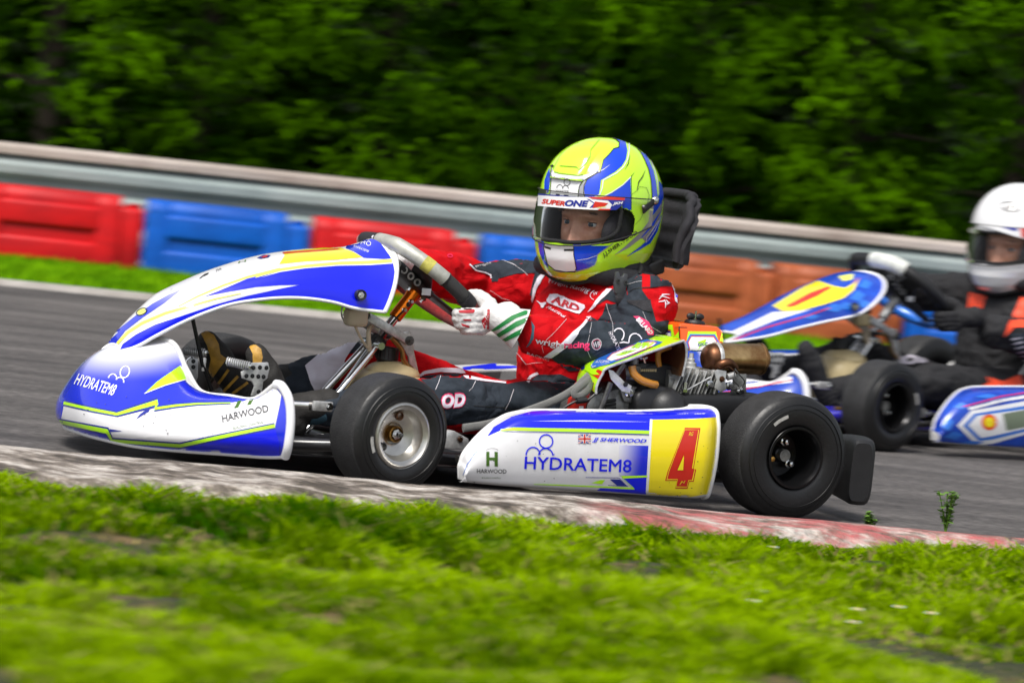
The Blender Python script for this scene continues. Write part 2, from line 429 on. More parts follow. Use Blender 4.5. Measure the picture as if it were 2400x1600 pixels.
def fuse(mb, voxel, smooth=6, m=None, amp=0, freq=18, seed=0, aniso=None):
    """melts the pieces of mb into ONE continuous skin, then crumples it a little"""
    me = bpy.data.meshes.new('x'); me.from_pydata([tuple(v) for v in mb.v], [], mb.f)
    ob = bpy.data.objects.new('x', me); COL.objects.link(ob)
    r_ = ob.modifiers.new('r', 'REMESH'); r_.mode = 'VOXEL'; r_.voxel_size = voxel
    q = ob.modifiers.new('s', 'SMOOTH'); q.iterations = smooth; q.factor = .6
    bpy.context.view_layer.update()
    e = bpy.data.meshes.new_from_object(ob.evaluated_get(bpy.context.evaluated_depsgraph_get()))
    out = MB(); vs = [v.co.copy() for v in e.vertices]
    if amp:
        for i, v in enumerate(vs):
            p = v * freq + V(seed, seed, seed)
            if aniso: p = V(v.x * aniso[0], v.y * aniso[1], v.z * aniso[2]) + V(seed, 0, 0)
            a = 1 - abs(noise.noise(p)) * 2.4; b = noise.noise(p * 2.3)
            vs[i] = v + e.vertices[i].normal * (amp * (a * .8 + b * .5))
    out.add(vs, [list(p.vertices) for p in e.polygons], m)
    bpy.data.objects.remove(ob); bpy.data.meshes.remove(me); bpy.data.meshes.remove(e)
    return out

# ------------------------------------------------------------------ the setting
def noisemat(name, cols, scale, rough=.9, bump=.4, bscale=60, stretch=(1, 1, 1), dist=.006, fine=None, pos=(.35, .5, .65), det=8):
    m = bpy.data.materials.new(name); m.use_nodes = True; n = m.node_tree.nodes; l = m.node_tree.links; b = n['Principled BSDF']
    tc = n.new('ShaderNodeTexCoord'); mp = n.new('ShaderNodeMapping'); mp.inputs['Scale'].default_value = stretch
    l.new(tc.outputs['Object'], mp.inputs[0])
    t = n.new('ShaderNodeTexNoise'); t.inputs['Scale'].default_value = scale; t.inputs['Detail'].default_value = det; t.inputs['Roughness'].default_value = .7
    l.new(mp.outputs[0], t.inputs['Vector'])
    cr_ = n.new('ShaderNodeValToRGB'); e = cr_.color_ramp.elements
    while len(e) < len(cols): e.new(.5)
    for i, c in enumerate(cols): e[i].position = pos[i] if len(cols) == len(pos) else .3 + .4 * i / (len(cols) - 1); e[i].color = (*srgb(c), 1)
    l.new(t.outputs[0], cr_.inputs[0]); l.new(cr_.outputs[0], b.inputs['Base Color']); b.inputs['Roughness'].default_value = rough
    t2 = n.new('ShaderNodeTexNoise'); t2.inputs['Scale'].default_value = bscale; t2.inputs['Detail'].default_value = 5; l.new(mp.outputs[0], t2.inputs['Vector'])
    bp = n.new('ShaderNodeBump'); bp.inputs['Strength'].default_value = bump; bp.inputs['Distance'].default_value = dist
    l.new(t2.outputs[0], bp.inputs['Height']); l.new(bp.outputs[0], b.inputs['Normal'])
    if fine:
        mx = n.new('ShaderNodeMix'); mx.data_type = 'RGBA'; mx.blend_type = 'MULTIPLY'; mx.inputs[0].default_value = 1
        c2 = n.new('ShaderNodeValToRGB'); c2.color_ramp.elements[0].position = .36; c2.color_ramp.elements[1].position = .62
        c2.color_ramp.elements[0].color = (fine, fine, fine, 1)
        l.new(t2.outputs[0], c2.inputs[0]); l.new(cr_.outputs[0], mx.inputs[6]); l.new(c2.outputs[0], mx.inputs[7]); l.new(mx.outputs[2], b.inputs['Base Color'])
    return m
def sheet(name, pts, m, z):
    mb = MB(); mb.add([(x, y, z) for x, y in pts], [list(range(len(pts)))], m); return obj(name, mb, kind='structure', smooth=False)
g_soil = noisemat('meadow_ground', [(.03, .05, .008), (.07, .12, .012), (.11, .1, .03)], 3, bump=.8, bscale=40)
g_far = noisemat('far_grass', [(.06, .16, .001), (.15, .32, .002), (.22, .38, .006)], 6, bump=1, bscale=60, stretch=(.35, 1, 1), dist=.02)
asph = noisemat('asphalt', [(.06, .055, .054), (.118, .108, .104), (.19, .174, .167)], 3.5, rough=.85, bump=1, bscale=140, fine=.3, stretch=(.25, 1, 1), dist=.008)
sheet('field', [(-300, -100), (300, -100), (300, 400), (-300, 400)], g_soil, -.012)
NE = lambda x: 9.0 + .155 * x          # near edge of the track
FE = lambda x: 16.03 + .13 * x
sheet('track', [(-60, NE(-60) - .15), (60, NE(60) - .15), (60, FE(60)), (-60, FE(-60))], asph, 0)
sheet('far_verge', [(-60, FE(-60) + .02), (60, FE(60) + .02), (60, 18.35 + 6), (-60, 18.35 - 6)], g_far, -.004)
gravel = noisemat('gravel', [(.16, .13, .1), (.3, .25, .2), (.42, .36, .3)], 14, bump=1, bscale=90)
sheet('gravel_strip', [(-60, 18.36 - 6), (60, 18.36 + 6), (60, 22.5 + 6), (-60, 22.5 - 6)], gravel, -.002)
mb = MB(); kw = noisemat('far_kerb_paint', [(.22, .2, .18), (.46, .43, .4)], 9, bump=.5)
P = [[(x, FE(x) + dy, z) for dy, z in ((-.0, -.002), (.01, .02), (.06, .022), (.085, .0))] for x in np.arange(-12, 12.1, .5)]
mb.grid(P, kw); obj('far_kerb', mb, kind='structure')
mb = MB()
tuf = mat('verge_grass_blade', (.17, .36, .002), .9, var=.6, vscale=3, col2=(.07, .2, .001), spec=.05) 
for i in range(26000):
    x = random.uniform(-3.4, 3.6); y = random.uniform(FE(x) + .1, 18.3 + .1 * x); h = random.uniform(.02, .05); a = random.uniform(0, 6.28); dx, dy = math.cos(a) * .01, math.sin(a) * .01
    ex, ey = random.uniform(-.02, .02), random.uniform(-.02, .02)
    mb.add([(x - dx, y - dy, 0), (x + dx, y + dy, 0), (x + ex, y + ey, h)], [[0, 1, 2]], tuf)
obj('verge_grass', mb, kind='stuff', smooth=False, label='short mown grass on the far verge below the plastic barrier')['category'] = 'grass'

# near kerb: worn painted concrete, a red painted length on the right
def kerb_mat():
    m = noisemat('worn_kerb_concrete', [(.07, .055, .04), (.24, .2, .165), (.5, .45, .4), (.68, .63, .58)], 9, rough=.8, bump=1, bscale=60, stretch=(.7, 1.2, 1), dist=.012, fine=.55, pos=(.42, .5, .56, .7))
    n = m.node_tree.nodes; l = m.node_tree.links; b = n['Principled BSDF']; src = b.inputs['Base Color'].links[0].from_socket
    tc = n['Texture Coordinate']; sx = n.new('ShaderNodeSeparateXYZ'); l.new(tc.outputs['Object'], sx.inputs[0])
    r1 = n.new('ShaderNodeMapRange'); r1.inputs[1].default_value = .16; r1.inputs[2].default_value = .3; l.new(sx.outputs[0], r1.inputs[0])
    t = n.new('ShaderNodeTexNoise'); t.inputs['Scale'].default_value = 11; t.inputs['Detail'].default_value = 8; t.inputs['Roughness'].default_value = .75
    mp = n.new('ShaderNodeMapping'); mp.inputs['Scale'].default_value = (.4, 1.3, 1); l.new(tc.outputs['Object'], mp.inputs[0]); l.new(mp.outputs[0], t.inputs['Vector'])
    r2 = n.new('ShaderNodeMapRange'); r2.inputs[1].default_value = .45; r2.inputs[2].default_value = .6; l.new(t.outputs[0], r2.inputs[0])
    mu = n.new('ShaderNodeMath'); mu.operation = 'MULTIPLY'; l.new(r1.outputs[0], mu.inputs[0]); l.new(r2.outputs[0], mu.inputs[1])
    mx = n.new('ShaderNodeMix'); mx.data_type = 'RGBA'; l.new(mu.outputs[0], mx.inputs[0]); l.new(src, mx.inputs[6]); mx.inputs[7].default_value = (.42, .1, .1, 1)
    l.new(mx.outputs[2], b.inputs['Base Color']); return m
KZ = .05
A0, A1 = WF.k(0, 1042, z=KZ), WF.k(2400, 1262, z=KZ)
sl_ = (A1.y - A0.y) / (A1.x - A0.x)
KE = lambda x: A0.y + (x - A0.x) * sl_
mb = MB(); P = []
for i in range(700):
    x = -6 + 12 * i / 699; j = noise.noise(V(x * 3, 0, 0)) * .012 + noise.noise(V(x * 14, 3, 0)) * .006
    P.append([(x, KE(x) + .07, -.01), (x, KE(x) + .02, KZ - .006), (x, KE(x), KZ + j * .3), (x, KE(x) - .08, KZ + .004 + j), (x, KE(x) - max(.1, min(.44, .27 - .17 * x)) + j * 2, KZ - .008 + j), (x, KE(x) - max(.1, min(.44, .27 - .17 * x)) - .08, -.02)])
mb.grid(P, kerb_mat()); obj('near_kerb', mb, kind='structure')

# near grass bank
kw_ = lambda x: max(.05, min(.38, .21 - .17 * x))
def bankz(x, y):
    d = KE(x) - (kw_(x) - .01) - y
    return max(-.03, .006 + .05 * min(1, max(0, d) / 1.3) + .035 * noise.noise(V(x * 1.6, y * 1.6, 3)) * min(1, max(0, d * 3)) + .02 * noise.noise(V(x * 6, y * 6, 0)) - .008 * max(0, .12 - d) / .12)
mb = MB()
mb.grid([[(x, y, bankz(x, y)) for y in [KE(x) - .1 - q for q in np.linspace(0, 1, 120) ** 1.1 * 4.5]] for x in np.linspace(-4.5, 4.5, 220)],
        noisemat('bank_soil', [(.006, .012, .002), (.03, .035, .006), (.16, .1, .045)], 5, bump=1, bscale=50))
obj('grass_bank', mb, kind='structure')
def blades(N, seed):
    r_ = np.random.default_rng(seed); pts = []
    vs = np.zeros((N, 5, 3)); col = np.zeros((N, 4)); k = 0
    while k < N:
        y = r_.uniform(5.1, 8.75); x = r_.uniform(-1, 1) * (.165 * y + .5)
        d = KE(x) - kw_(x) - y + .07 * noise.noise(V(x * 5, y * 3, 9)) + .03 * noise.noise(V(x * 17, 4, 9))
        if d < 0: 
            continue
        n1 = noise.noise(V(x * 2.2, y * 2.8, 5)); n2 = noise.noise(V(x * 5.5, y * 7, 1)); n3 = noise.noise(V(x * 1.1, y * 1.4, 8))
        if n2 + n1 * .7 < -.24 and r_.random() < .9: continue
        h = (.026 + .03 * r_.random()) * (1 + 1.1 * n1 + .9 * n2)
        h = max(h, .012) * (.5 + .4 * min(1, d * 2)) ; h = h * .85 if y > 7 else h * .7
        w_ = r_.uniform(.0022, .0048); a = r_.uniform(0, 6.283); ln = r_.uniform(.3, 1.3) * h; b = r_.uniform(0, 6.283)
        z = bankz(x, y) - .004; dx, dy = math.cos(a) * w_, math.sin(a) * w_; ex, ey = math.cos(b) * ln, math.sin(b) * ln
        vs[k] = [(x - dx, y - dy, z), (x + dx, y + dy, z), (x + dx * .9 + ex * .35, y + dy * .9 + ey * .35, z + h * .7), (x - dx * .9 + ex * .35, y - dy * .9 + ey * .35, z + h * .7), (x + ex, y + ey, z + h)]
        t = min(1, max(0, .6 + n3 * 1.1 + n2 * .7 + r_.normal() * .22)); q = r_.random()
        c = np.array([.032, .115, .0006]) * (1 - t) + np.array([.31, .47, .002]) * t
        if q < .07 + .55 * max(0, -n1 - .12): c = np.array([.42, .36, .13]) * r_.uniform(.6, 1.1)
        col[k, :3] = c; col[k, 3] = 1; k += 1
    return vs, col
def grassmat():
    m = bpy.data.materials.new('grass_blade'); m.use_nodes = True; n = m.node_tree.nodes; l = m.node_tree.links; b = n['Principled BSDF']
    a = n.new('ShaderNodeAttribute'); a.attribute_name = 'tint'; l.new(a.outputs['Color'], b.inputs['Base Color']); b.inputs['Roughness'].default_value = 1; b.inputs['Specular IOR Level'].default_value = 0
    t = n.new('ShaderNodeBsdfTranslucent'); l.new(a.outputs['Color'], t.inputs[0]); mx = n.new('ShaderNodeMixShader'); mx.inputs[0].default_value = .4
    l.new(b.outputs[0], mx.inputs[1]); l.new(t.outputs[0], mx.inputs[2]); l.new(mx.outputs[0], n['Material Output'].inputs[0]); return m
def bulk(name, vs, quads, tris, m, tint=None):
    """many small leaves in one mesh, fast"""
    N, K = vs.shape[:2]; me = bpy.data.meshes.new(name); base = (np.arange(N) * K)[:, None]
    loops = []; starts = []; tot = []
    pf = [(np.array(q)) for q in quads] + [np.array(t) for t in tris]
    L = np.concatenate([(base + f[None, :]).ravel() for f in pf]); sizes = np.concatenate([np.full(N, len(f)) for f in pf])
    me.vertices.add(N * K); me.vertices.foreach_set('co', vs.ravel()); me.loops.add(len(L)); me.loops.foreach_set('vertex_index', L)
    me.polygons.add(len(sizes)); me.polygons.foreach_set('loop_start', np.concatenate([[0], np.cumsum(sizes)[:-1]])); me.update(calc_edges=True)
    if tint is not None:
        at = me.color_attributes.new('tint', 'FLOAT_COLOR', 'POINT'); at.data.foreach_set('color', np.repeat(tint, K, axis=0).ravel())
    me.materials.append(m); me.validate(); return me
gv, gc = blades(BL, 3)
GM = grassmat()
me = bulk('grass', gv, [(0, 1, 2, 3)], [(3, 2, 4)], GM, gc)
o = bpy.data.objects.new('grass', me); COL.objects.link(o); o['kind'] = 'stuff'; o['label'] = 'rough bright green grass on the bank in the foreground'; o['category'] = 'grass'

# daisies in the grass
dm, dy_ = mat('daisy_petal', (.75, .75, .72), .6), mat('daisy_eye', (.8, .5, .02), .6)
for i, (px, py) in enumerate([(1812, 1282), (1682, 1343), (1742, 1366), (1786, 1385), (1765, 1408), (2010, 1428), (2106, 1422), (2182, 1437), (2000, 1458), (1707, 1383)]):
    p = WF.k(px, py, z=.085); mb = MB(); hz = bankz(p.x, p.y)
    mb.tube([(p.x, p.y, hz - .01), (p.x + .003, p.y, hz + .02), (p.x, p.y, p.z)], .0008, GM if False else tuf, 5)
    t = thing('daisy', 'small white daisy in the grass bank at the lower right', 'flower', WF, (p.x, p.y, hz), 'daisies in the grass bank')
    obj('stem', mb, t); mb = MB(); 
    for k in range(12):
        a = 2 * math.pi * k / 12; ca, sa = math.cos(a), math.sin(a)
        mb.add([(p.x + ca * .002, p.y + sa * .002, p.z), (p.x + ca * .008 - sa * .002, p.y + sa * .008 + ca * .002, p.z + .002), (p.x + ca * .011, p.y + sa * .011, p.z + .001), (p.x + ca * .008 + sa * .002, p.y + sa * .008 - ca * .002, p.z + .002)], [[0, 1, 2, 3]], dm)
    obj('petals', mb, t, smooth=False); mb = MB(); mb.ell((p.x, p.y, p.z + .001), (.003, .003, .002), dy_, u=8, v=6); obj('flower_centre', mb, t)

# weeds at the kerb
def weed(px, py, h, label, seed, n=9):
    r_ = random.Random(seed); p = WF.k(px, py, z=.03); t = thing('weed', label, 'plant', WF, p, 'weeds along the kerb'); mb = MB(); lf = MB(); lm = mat('weed_leaf', (.12, .26, .02), .8, var=.5, vscale=30)
    for i in range(n):
        a = r_.uniform(0, 6.28); q = V(math.cos(a), math.sin(a), 0) * r_.uniform(.005, .3) * h; hh_ = h * r_.uniform(.5, 1)
        pts = crv([p, p + q * .5 + V(0, 0, hh_ * .6), p + q + V(0, 0, hh_)], 8); mb.tube(pts, .0012, lm, 5)
        for k in range(2, 8):
            for s_ in (0, 1, 2):
                a = r_.uniform(0, 6.28); d = V(math.cos(a), math.sin(a), r_.uniform(-.3, .5)).normalized() * r_.uniform(.009, .02); u_ = d.cross(V(0, 0, 1)).normalized() * .007; b = pts[k]
                lf.add([b, b + d * .5 + u_, b + d, b + d * .5 - u_], [[0, 1, 2, 3]], lm)
    obj('stem', mb, t); obj('leaves', lf, t, smooth=False)
weed(2215, 1255, .10, 'leafy weed sprouting beside the track behind the kart rear wheel', 1)
weed(2035, 1238, .035, 'small weed at the kerb edge just right of the rear tyre', 2, 5)

# ---------------- plastic barrier blocks
BY = lambda x: 17.95 + .1 * x
ba = math.atan(.1)
def block(x0, w_, m, label, first=None):
    t = thing('barrier_block', label, 'barrier block', WF, (x0, BY(x0), 0), 'plastic blocks of the track barrier')
    t.rotation_euler = (0, 0, ba)
    if first:
        for c in first.children:
            d = c.copy(); d.data = c.data if c.data.materials[0] == m else c.data.copy(); d.data.materials[0] = m; COL.objects.link(d); d.parent = t
        return t
    D = .34; b = MB(); wr = w_ - .1
    prof = lambda y0, y1, z1, c: [(y0 + .02, 0), (y0, .03), (y0 + .012, z1 - c), (y0 + c, z1), (y1 - c, z1), (y1, z1 - c), (y1, 0)]
    def ex(x0_, x1_, y0, z1, c): b.prism([(x0_, y, z) for y, z in prof(y0, D, z1, c)], (x1_ - x0_, 0, 0), m, .008)
    ex(.004, .10, 0, .312, .035); ex(.1, wr - .1, .012, .312, .03); ex(wr - .1, wr, 0, .312, .035)
    b.prism([(.09, 0, z) if k == 0 else (.09, .014, z) for k, z in ((0, .3 - .05), (0, .17), (1, .155), (1, .262))], (wr - .18, 0, 0), m, .006)
    b.prism([(.09, 0, z) if k == 0 else (.09, .014, z) for k, z in ((0, .1), (0, .02), (1, .01), (1, .115))], (wr - .18, 0, 0), m, .006)
    o = obj('block_body', b, None, 30); o.parent = t
    b2 = MB(); b2.box((wr + .04, D / 2, .135), (.115, D - .06, .27), m, .02, seg=3); b2.tube([(wr + .055, D / 2, .2), (wr + .055, D / 2, .285)], .03, m, 16)
    o = obj('joint_tongue', b2, None, 30); o.parent = t
    return t
def scuffed(name, c, c2): return mat(name, c, .5, spec=.25, var=1, vscale=5, col2=c2, bump=.15, bscale=30, stretch=(.5, 1, 1.6))
bred = scuffed('red_barrier_plastic', (.6, .005, .008), (.36, .004, .008)); bblu = scuffed('blue_barrier_plastic', (.001, .1, .52), (.001, .06, .33))
bora = scuffed('faded_orange_barrier_plastic', (.4, .1, .035), (.2, .045, .014))
xs = [-2.96, -2.268, -1.575, -.871, -.158, .54, 1.1, 1.66, 2.36, 3.06]
seq = [(bblu, 'blue barrier block beyond the left edge of the picture'), (bred, 'red barrier block at the far left of the barrier'), (bblu, 'blue barrier block between two red ones behind the kart nose'), (bred, 'red barrier block just behind the steering wheel'),
       (bblu, 'blue barrier block between the red arm and the yellow and blue helmet'), (bora, 'faded orange barrier block directly behind the black neck brace'), (bora, 'faded orange barrier block behind the second kart fairing'),
       (bblu, 'blue barrier block behind the second driver'), (bred, 'red barrier block at the right end behind the white helmet')]
first = None
for x, (m, lb) in zip(xs[1:-1], seq[1:]):
    w_ = .692; t = block(x, w_, m, lb, first); first = first or t
    if m is bora: t.scale = (.8, 1, 1.02)

# ---------------- guard rail behind the blocks
GY = lambda x: 18.62 + .1 * x
galv = noisemat('weathered_galvanised', [(.15, .19, .185), (.24, .29, .285), (.34, .38, .37)], 3, rough=.55, bump=.3, stretch=(.3, 1, 1))
timber = noisemat('weathered_timber', [(.2, .155, .13), (.38, .33, .29), (.48, .42, .38)], 5, rough=.9, stretch=(.2, 1, 1))
g = thing('guard_rail', 'long grey steel guard rail with pale timber capping behind the plastic blocks', 'guard rail', WF, (0, GY(0), 0))
for nm, z0 in (('upper_beam', .2), ('lower_beam', -.06)):
    pr = [(0, 0), (-.02, .01), (-.06, .04), (-.06, .07), (-.01, .10), (-.01, .125), (-.06, .155), (-.06, .185), (-.02, .215), (0, .225)]
    b = MB(); b.grid([[(x, GY(x) + y, z0 + z) for y, z in pr] for x in np.arange(-8, 8.1, 1)], galv, .004); obj(nm, b, g, 50)
b = MB(); P = [[(x, GY(x) + y, z) for y, z in ((-.055, .432), (-.055, .462), (-.04, .474), (.13, .476), (.14, .46), (.14, .432), (-.055, .432))] for x in np.arange(-8, 8.1, 1)]
b.grid(P, timber); obj('capping', b, g)
for x in np.arange(-7.2, 7.3, 1.6):
    b = MB(); b.box((x, GY(x) + .07, .2), (.09, .12, .46), timber, .006); obj('post', b, g)

# ---------------- conifer hedge
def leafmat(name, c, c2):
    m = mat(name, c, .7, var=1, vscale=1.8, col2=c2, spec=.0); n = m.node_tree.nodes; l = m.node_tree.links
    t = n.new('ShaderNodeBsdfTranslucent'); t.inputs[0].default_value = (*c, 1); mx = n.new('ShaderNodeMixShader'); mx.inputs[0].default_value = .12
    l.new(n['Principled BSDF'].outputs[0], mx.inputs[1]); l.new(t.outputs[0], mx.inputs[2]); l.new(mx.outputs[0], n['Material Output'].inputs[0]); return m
LM = leafmat('conifer_leaf', (.10, .25, .001), (.008, .03, .0005)); LD = leafmat('shaded_conifer_leaf', (.03, .09, .001), (.005, .018, .0005))  # second copy is darker: shade of the hedge's dark zones put into leaf colour
def crown(seed, H=4.6, RB=.78, NB=250):
    r_ = np.random.default_rng(seed); leaves = []
    for b in range(NB):
        z = .05 + (H - .15) * r_.random() ** 1.35; a = r_.uniform(0, 2 * math.pi)
        rad = RB * (1 - .75 * (z / H) ** 1.6) * r_.uniform(.62, 1.26)
        bc = np.array([math.cos(a) * rad, math.sin(a) * rad, z]); br = r_.uniform(.13, .30)
        out = np.array([math.cos(a), math.sin(a), .25])
        for s_ in range(int(14 + 44 * br)):
            d = r_.normal(size=3); d /= np.linalg.norm(d); c = bc + d * br * np.array([1, 1, .6]) * r_.random() ** .4
            ax = out + r_.normal(size=3) * .45 + np.array([0, 0, .15]); ax /= np.linalg.norm(ax); side = np.cross(ax, [0, 0, 1]); side /= np.linalg.norm(side) + 1e-6
            side = side + r_.normal(size=3) * .3
            for k in range(9):
                f_ = k / 8; p = c + ax * (.12 * f_) - np.array([0, 0, .05 * f_ * f_])
                for sg in (-1, 1):
                    L = .036 * (1 - .6 * f_) * r_.uniform(.7, 1.3); dd = side * sg + ax * .9 + r_.normal(size=3) * .2; dd = dd / np.linalg.norm(dd) * L
                    wv = np.cross(dd, r_.normal(size=3)); wv = wv / (np.linalg.norm(wv) + 1e-6) * .0068
                    leaves.append([p - wv * .5, p + dd * .55 - wv, p + dd, p + dd * .55 + wv])
    return bulk('crown', np.array(leaves), [(0, 1, 2, 3)], [], LM)
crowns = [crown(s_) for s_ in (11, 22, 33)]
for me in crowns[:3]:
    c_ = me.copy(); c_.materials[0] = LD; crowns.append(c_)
sb = MB(); nm_ = noisemat('dark_backdrop_green', [(.002, .006, .001), (.008, .022, .001), (.02, .05, .002)], 3, bump=1, bscale=12, dist=.1)
sb.grid([[(x, 24 + .1 * x + d_, h_ * (1 + .12 * noise.noise(V(x, h_, 0)))) for d_, h_ in ((0, -.05), (.8, 1.6), (1.8, 3.2), (3.2, 5), (6, 6.5), (14, 7))] for x in np.arange(-30, 31, 1.0)], nm_); obj('hedge_gap_backdrop', sb, kind='structure')  # added dark backdrop behind the trees, keeps gaps in the hedge dark
bark = noisemat('conifer_bark', [(.015, .01, .006), (.035, .025, .015)], 12, bump=1)
dk = noisemat('inner_foliage', [(.012, .02, .004), (.03, .045, .008)], 9, bump=1, bscale=20)
tm = MB(); tm.tube([(0, 0, -.02), (.02, 0, 1.2), (-.01, .02, 2.6), (0, 0, 4.4)], [.06, .05, .03, .01], bark, 12, smooth=10)
for k in range(26):
    a = k * 2.4; z = .3 + k * .15; L = .55 * (1 - z / 5.2)
    tm.tube([(0, 0, z), (math.cos(a) * L * .5, math.sin(a) * L * .5, z + .06), (math.cos(a) * L, math.sin(a) * L, z + .05)], [.018, .012, .004], bark, 6)
trunk = obj('trunk', tm); tme = trunk.data; bpy.data.objects.remove(trunk)
words = ['at the far left edge of the hedge', 'second from the left, above the red block', 'above the first blue block', 'above the kart fairing', 'above the steering wheel', 'behind the left of the yellow helmet', 'behind the right of the yellow helmet', 'above the orange blocks', 'above the second kart', 'behind the white helmet', 'at the far right edge of the hedge']
row = 0
for rw in (0, 1):
    for i in range(11 if rw == 0 else 10):
        x = -3.9 + .78 * i + (.39 if rw else 0) + random.uniform(-.09, .09); y = 20.5 + rw * .95 + .1 * x + random.uniform(-.15, .15)
        lb = ('dense dark green conifer tree ' + words[i]) if rw == 0 else ('dark conifer tree in the back row of the hedge behind ' + ['the first and second', 'the second and third', 'the third and fourth', 'the fourth and fifth', 'the fifth and sixth', 'the sixth and seventh', 'the seventh and eighth', 'the eighth and ninth', 'the ninth and tenth', 'the last two'][i] + ' trees')
        t = thing('conifer_tree', lb, 'tree', WF, (x, y, 0), 'conifer trees of the hedge')
        t.rotation_euler = (0, 0, random.uniform(0, 6.28)); s_ = random.uniform(.9, 1.12); t.scale = (s_, s_, s_ * random.uniform(.95, 1.15) * (1.12 if rw else 1))
        if rw: t.scale = (s_ * 1.35, s_ * 1.2, s_ * 1.2)
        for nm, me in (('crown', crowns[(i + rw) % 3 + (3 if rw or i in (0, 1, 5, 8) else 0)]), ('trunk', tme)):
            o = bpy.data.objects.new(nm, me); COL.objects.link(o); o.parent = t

# ------------------------------------------------------------------ the karts
def P3(*a): return [Vector(p) for p in a]
def resample(rows, ns, nt_):
    """rows of section points -> smooth grid"""
    R1 = [crv(r_, nt_) for r_ in rows]
    C = [crv([R1[i][j] for i in range(len(R1))], ns) for j in range(nt_)]
    return [[C[j][i] for j in range(nt_)] for i in range(ns)]
def wheel(kart, name, label, c, rt, wt, kind, steer=0, out=1, mark=None):
    """tyre, rim and hub; c centre, axle along y"""
    c = Vector(c); ax = V(-math.sin(steer) * out, math.cos(steer) * out, 0) if out > 0 else V(math.sin(steer), -math.cos(steer), 0)
    e = thing(name, '', ''); 
    for k in ('label', 'category'): del e[k]
    e['label'] = label; e.parent = kart; e.location = c - ORG[kart.name]; e.rotation_euler = (0, 0, 0); ORG[e.name] = c
    h = wt / 2; rr = .066
    pr = [(rr, -h * .82), (rr + .012, -h * .98), (rt - .035, -h * 1.02), (rt - .016, -h * .94), (rt - .005, -h * .8), (rt, -h * .6), (rt + .001, 0), (rt, h * .6), (rt - .005, h * .8), (rt - .016, h * .94), (rt - .035, h * 1.02), (rr + .012, h * .98), (rr, h * .82), (rr - .003, h * .6), (rr - .003, -h * .6)]
    sm = [(p.x, p.y) for p in crv([(a, b, 0) for a, b in pr + [pr[0]]], 60)[:-1]]
    b = MB(); b.lathe(sm, c, ax, 'rubber', 96, loop=True)
    for k_, f in enumerate(b.f):     # the running surface is scrubbed paler than the walls
        r_ = sum(((b.v[i] - c) - ax * (b.v[i] - c).dot(ax)).length for i in f) / 4
        if r_ > rt - .004: b.m[k_] = b.mi('tread')
    b.lathe([(rt - .03, h * 1.02 + .0004), (rt - .0305, h * 1.02 + .0012), (rt - .0315, h * 1.02 + .0012), (rt - .032, h * 1.02 + .0004)], c, ax, 'rubber', 96)
    b.lathe([(rt - .021, h * .965), (rt - .0205, h * .97 + .002), (rt - .0195, h * .96 + .001), (rt - .019, h * .95)], c, ax, 'rubber', 96)
    if mark is not None:             # scuffed white marking on the wall
        u = V(1, 0, 0); u = (u - ax * u.dot(ax)).normalized(); w_ = ax.cross(u); G = []
        for i in range(13):
            a = R(mark + (i - 6) * 2.0); 
            G.append([c + ax * (h * 1.012 + .0016 + (.0003 if q in (1, 2) else -.0003)) + (u * math.cos(a) + w_ * math.sin(a)) * (rt - .047 + .004 * q) for q in range(3)])
        b.grid(G, mat('tyre_marking', (.5, .49, .46), .7, var=.5, vscale=90))
    obj('tyre', b, e, 50)
    b = MB(); m_ = {'mag': 'mag', 'black': 'blackm'}[kind]
    if kind == 'mag':
        pr = [(rr + .0, -h * .8), (rr - .006, -h * .7), (rr - .006, h * .2), (rr - .004, h * .84), (rr + .006, h * .92), (rr + .008, h * .86), (rr + .004, h * .8), (rr + .004, h * .95), (rr, h * .98), (rr - .004, h * .9), (rr - .010, h * .86), (rr - .012, h * .7), (.046, h * .5), (.03, h * .42), (.024, h * .36), (.024, h * .1), (.0005, h * .1)]
    else:
        pr = [(rr + .0, -h * .8), (rr - .006, -h * .7), (rr - .006, h * .2), (rr - .002, h * .9), (rr + .004, h * .98), (rr + .003, h * 1.0), (rr - .002, h * 1.0), (rr - .006, h * .9), (rr - .009, h * .8), (rr - .009, -h * .1), (.05, -h * .3), (.03, -h * .35), (.0005, -h * .35)]
    b.lathe(pr, c, ax, m_, 72)
    u = V(1, 0, 0); u = (u - ax * u.dot(ax)).normalized(); w_ = ax.cross(u)
    if kind == 'mag':
        for a_, rr_ in ((40, .042), (265, .04)):
            q = c + (u * math.cos(R(a_)) + w_ * math.sin(R(a_))) * rr_
            b.lathe([(.0095, h * .3), (.0095, h * .56), (.007, h * .57), (.0068, h * .4), (.0005, h * .4)], q, ax, 'rust' if a_ > 100 else 'steel', 20)
    obj('rim', b, e, 30)
    b = MB()
    if kind == 'mag':
        b.lathe([(.0175, h * .1), (.0175, h * .5), (.0155, h * .55), (.0155, h * .3)], c, ax, 'brk', 32)
        b.lathe([(.0005, h * .78), (.006, h * .76), (.0065, h * .55), (.0115, h * .54), (.0115, h * .2)], c, ax, 'chrome', 6)
        b.lathe([(.0005, h * .9), (.0045, h * .88), (.0045, h * .5)], c, ax, 'steel', 16)
    else:
        b.lathe([(.0005, h * .28), (.0135, h * .27), (.0145, h * .22), (.0145, -h * .4)], c, ax, 'cast', 32)
        b.lathe([(.018, -h * .3), (.018, h * .05), (.0148, h * .08)], c, ax, 'blackm', 32)
        for k in range(3):
            q = c + (u * math.cos(R(20 + 120 * k)) + w_ * math.sin(R(20 + 120 * k))) * .03
            b.lathe([(.0005, h * .22), (.006, h * .2), (.0068, h * .02), (.01, h * .0), (.01, -h * .3)], q, ax, 'chrome' if k else 'brk', 6)
    obj('hub', b, e, 30)
    return e

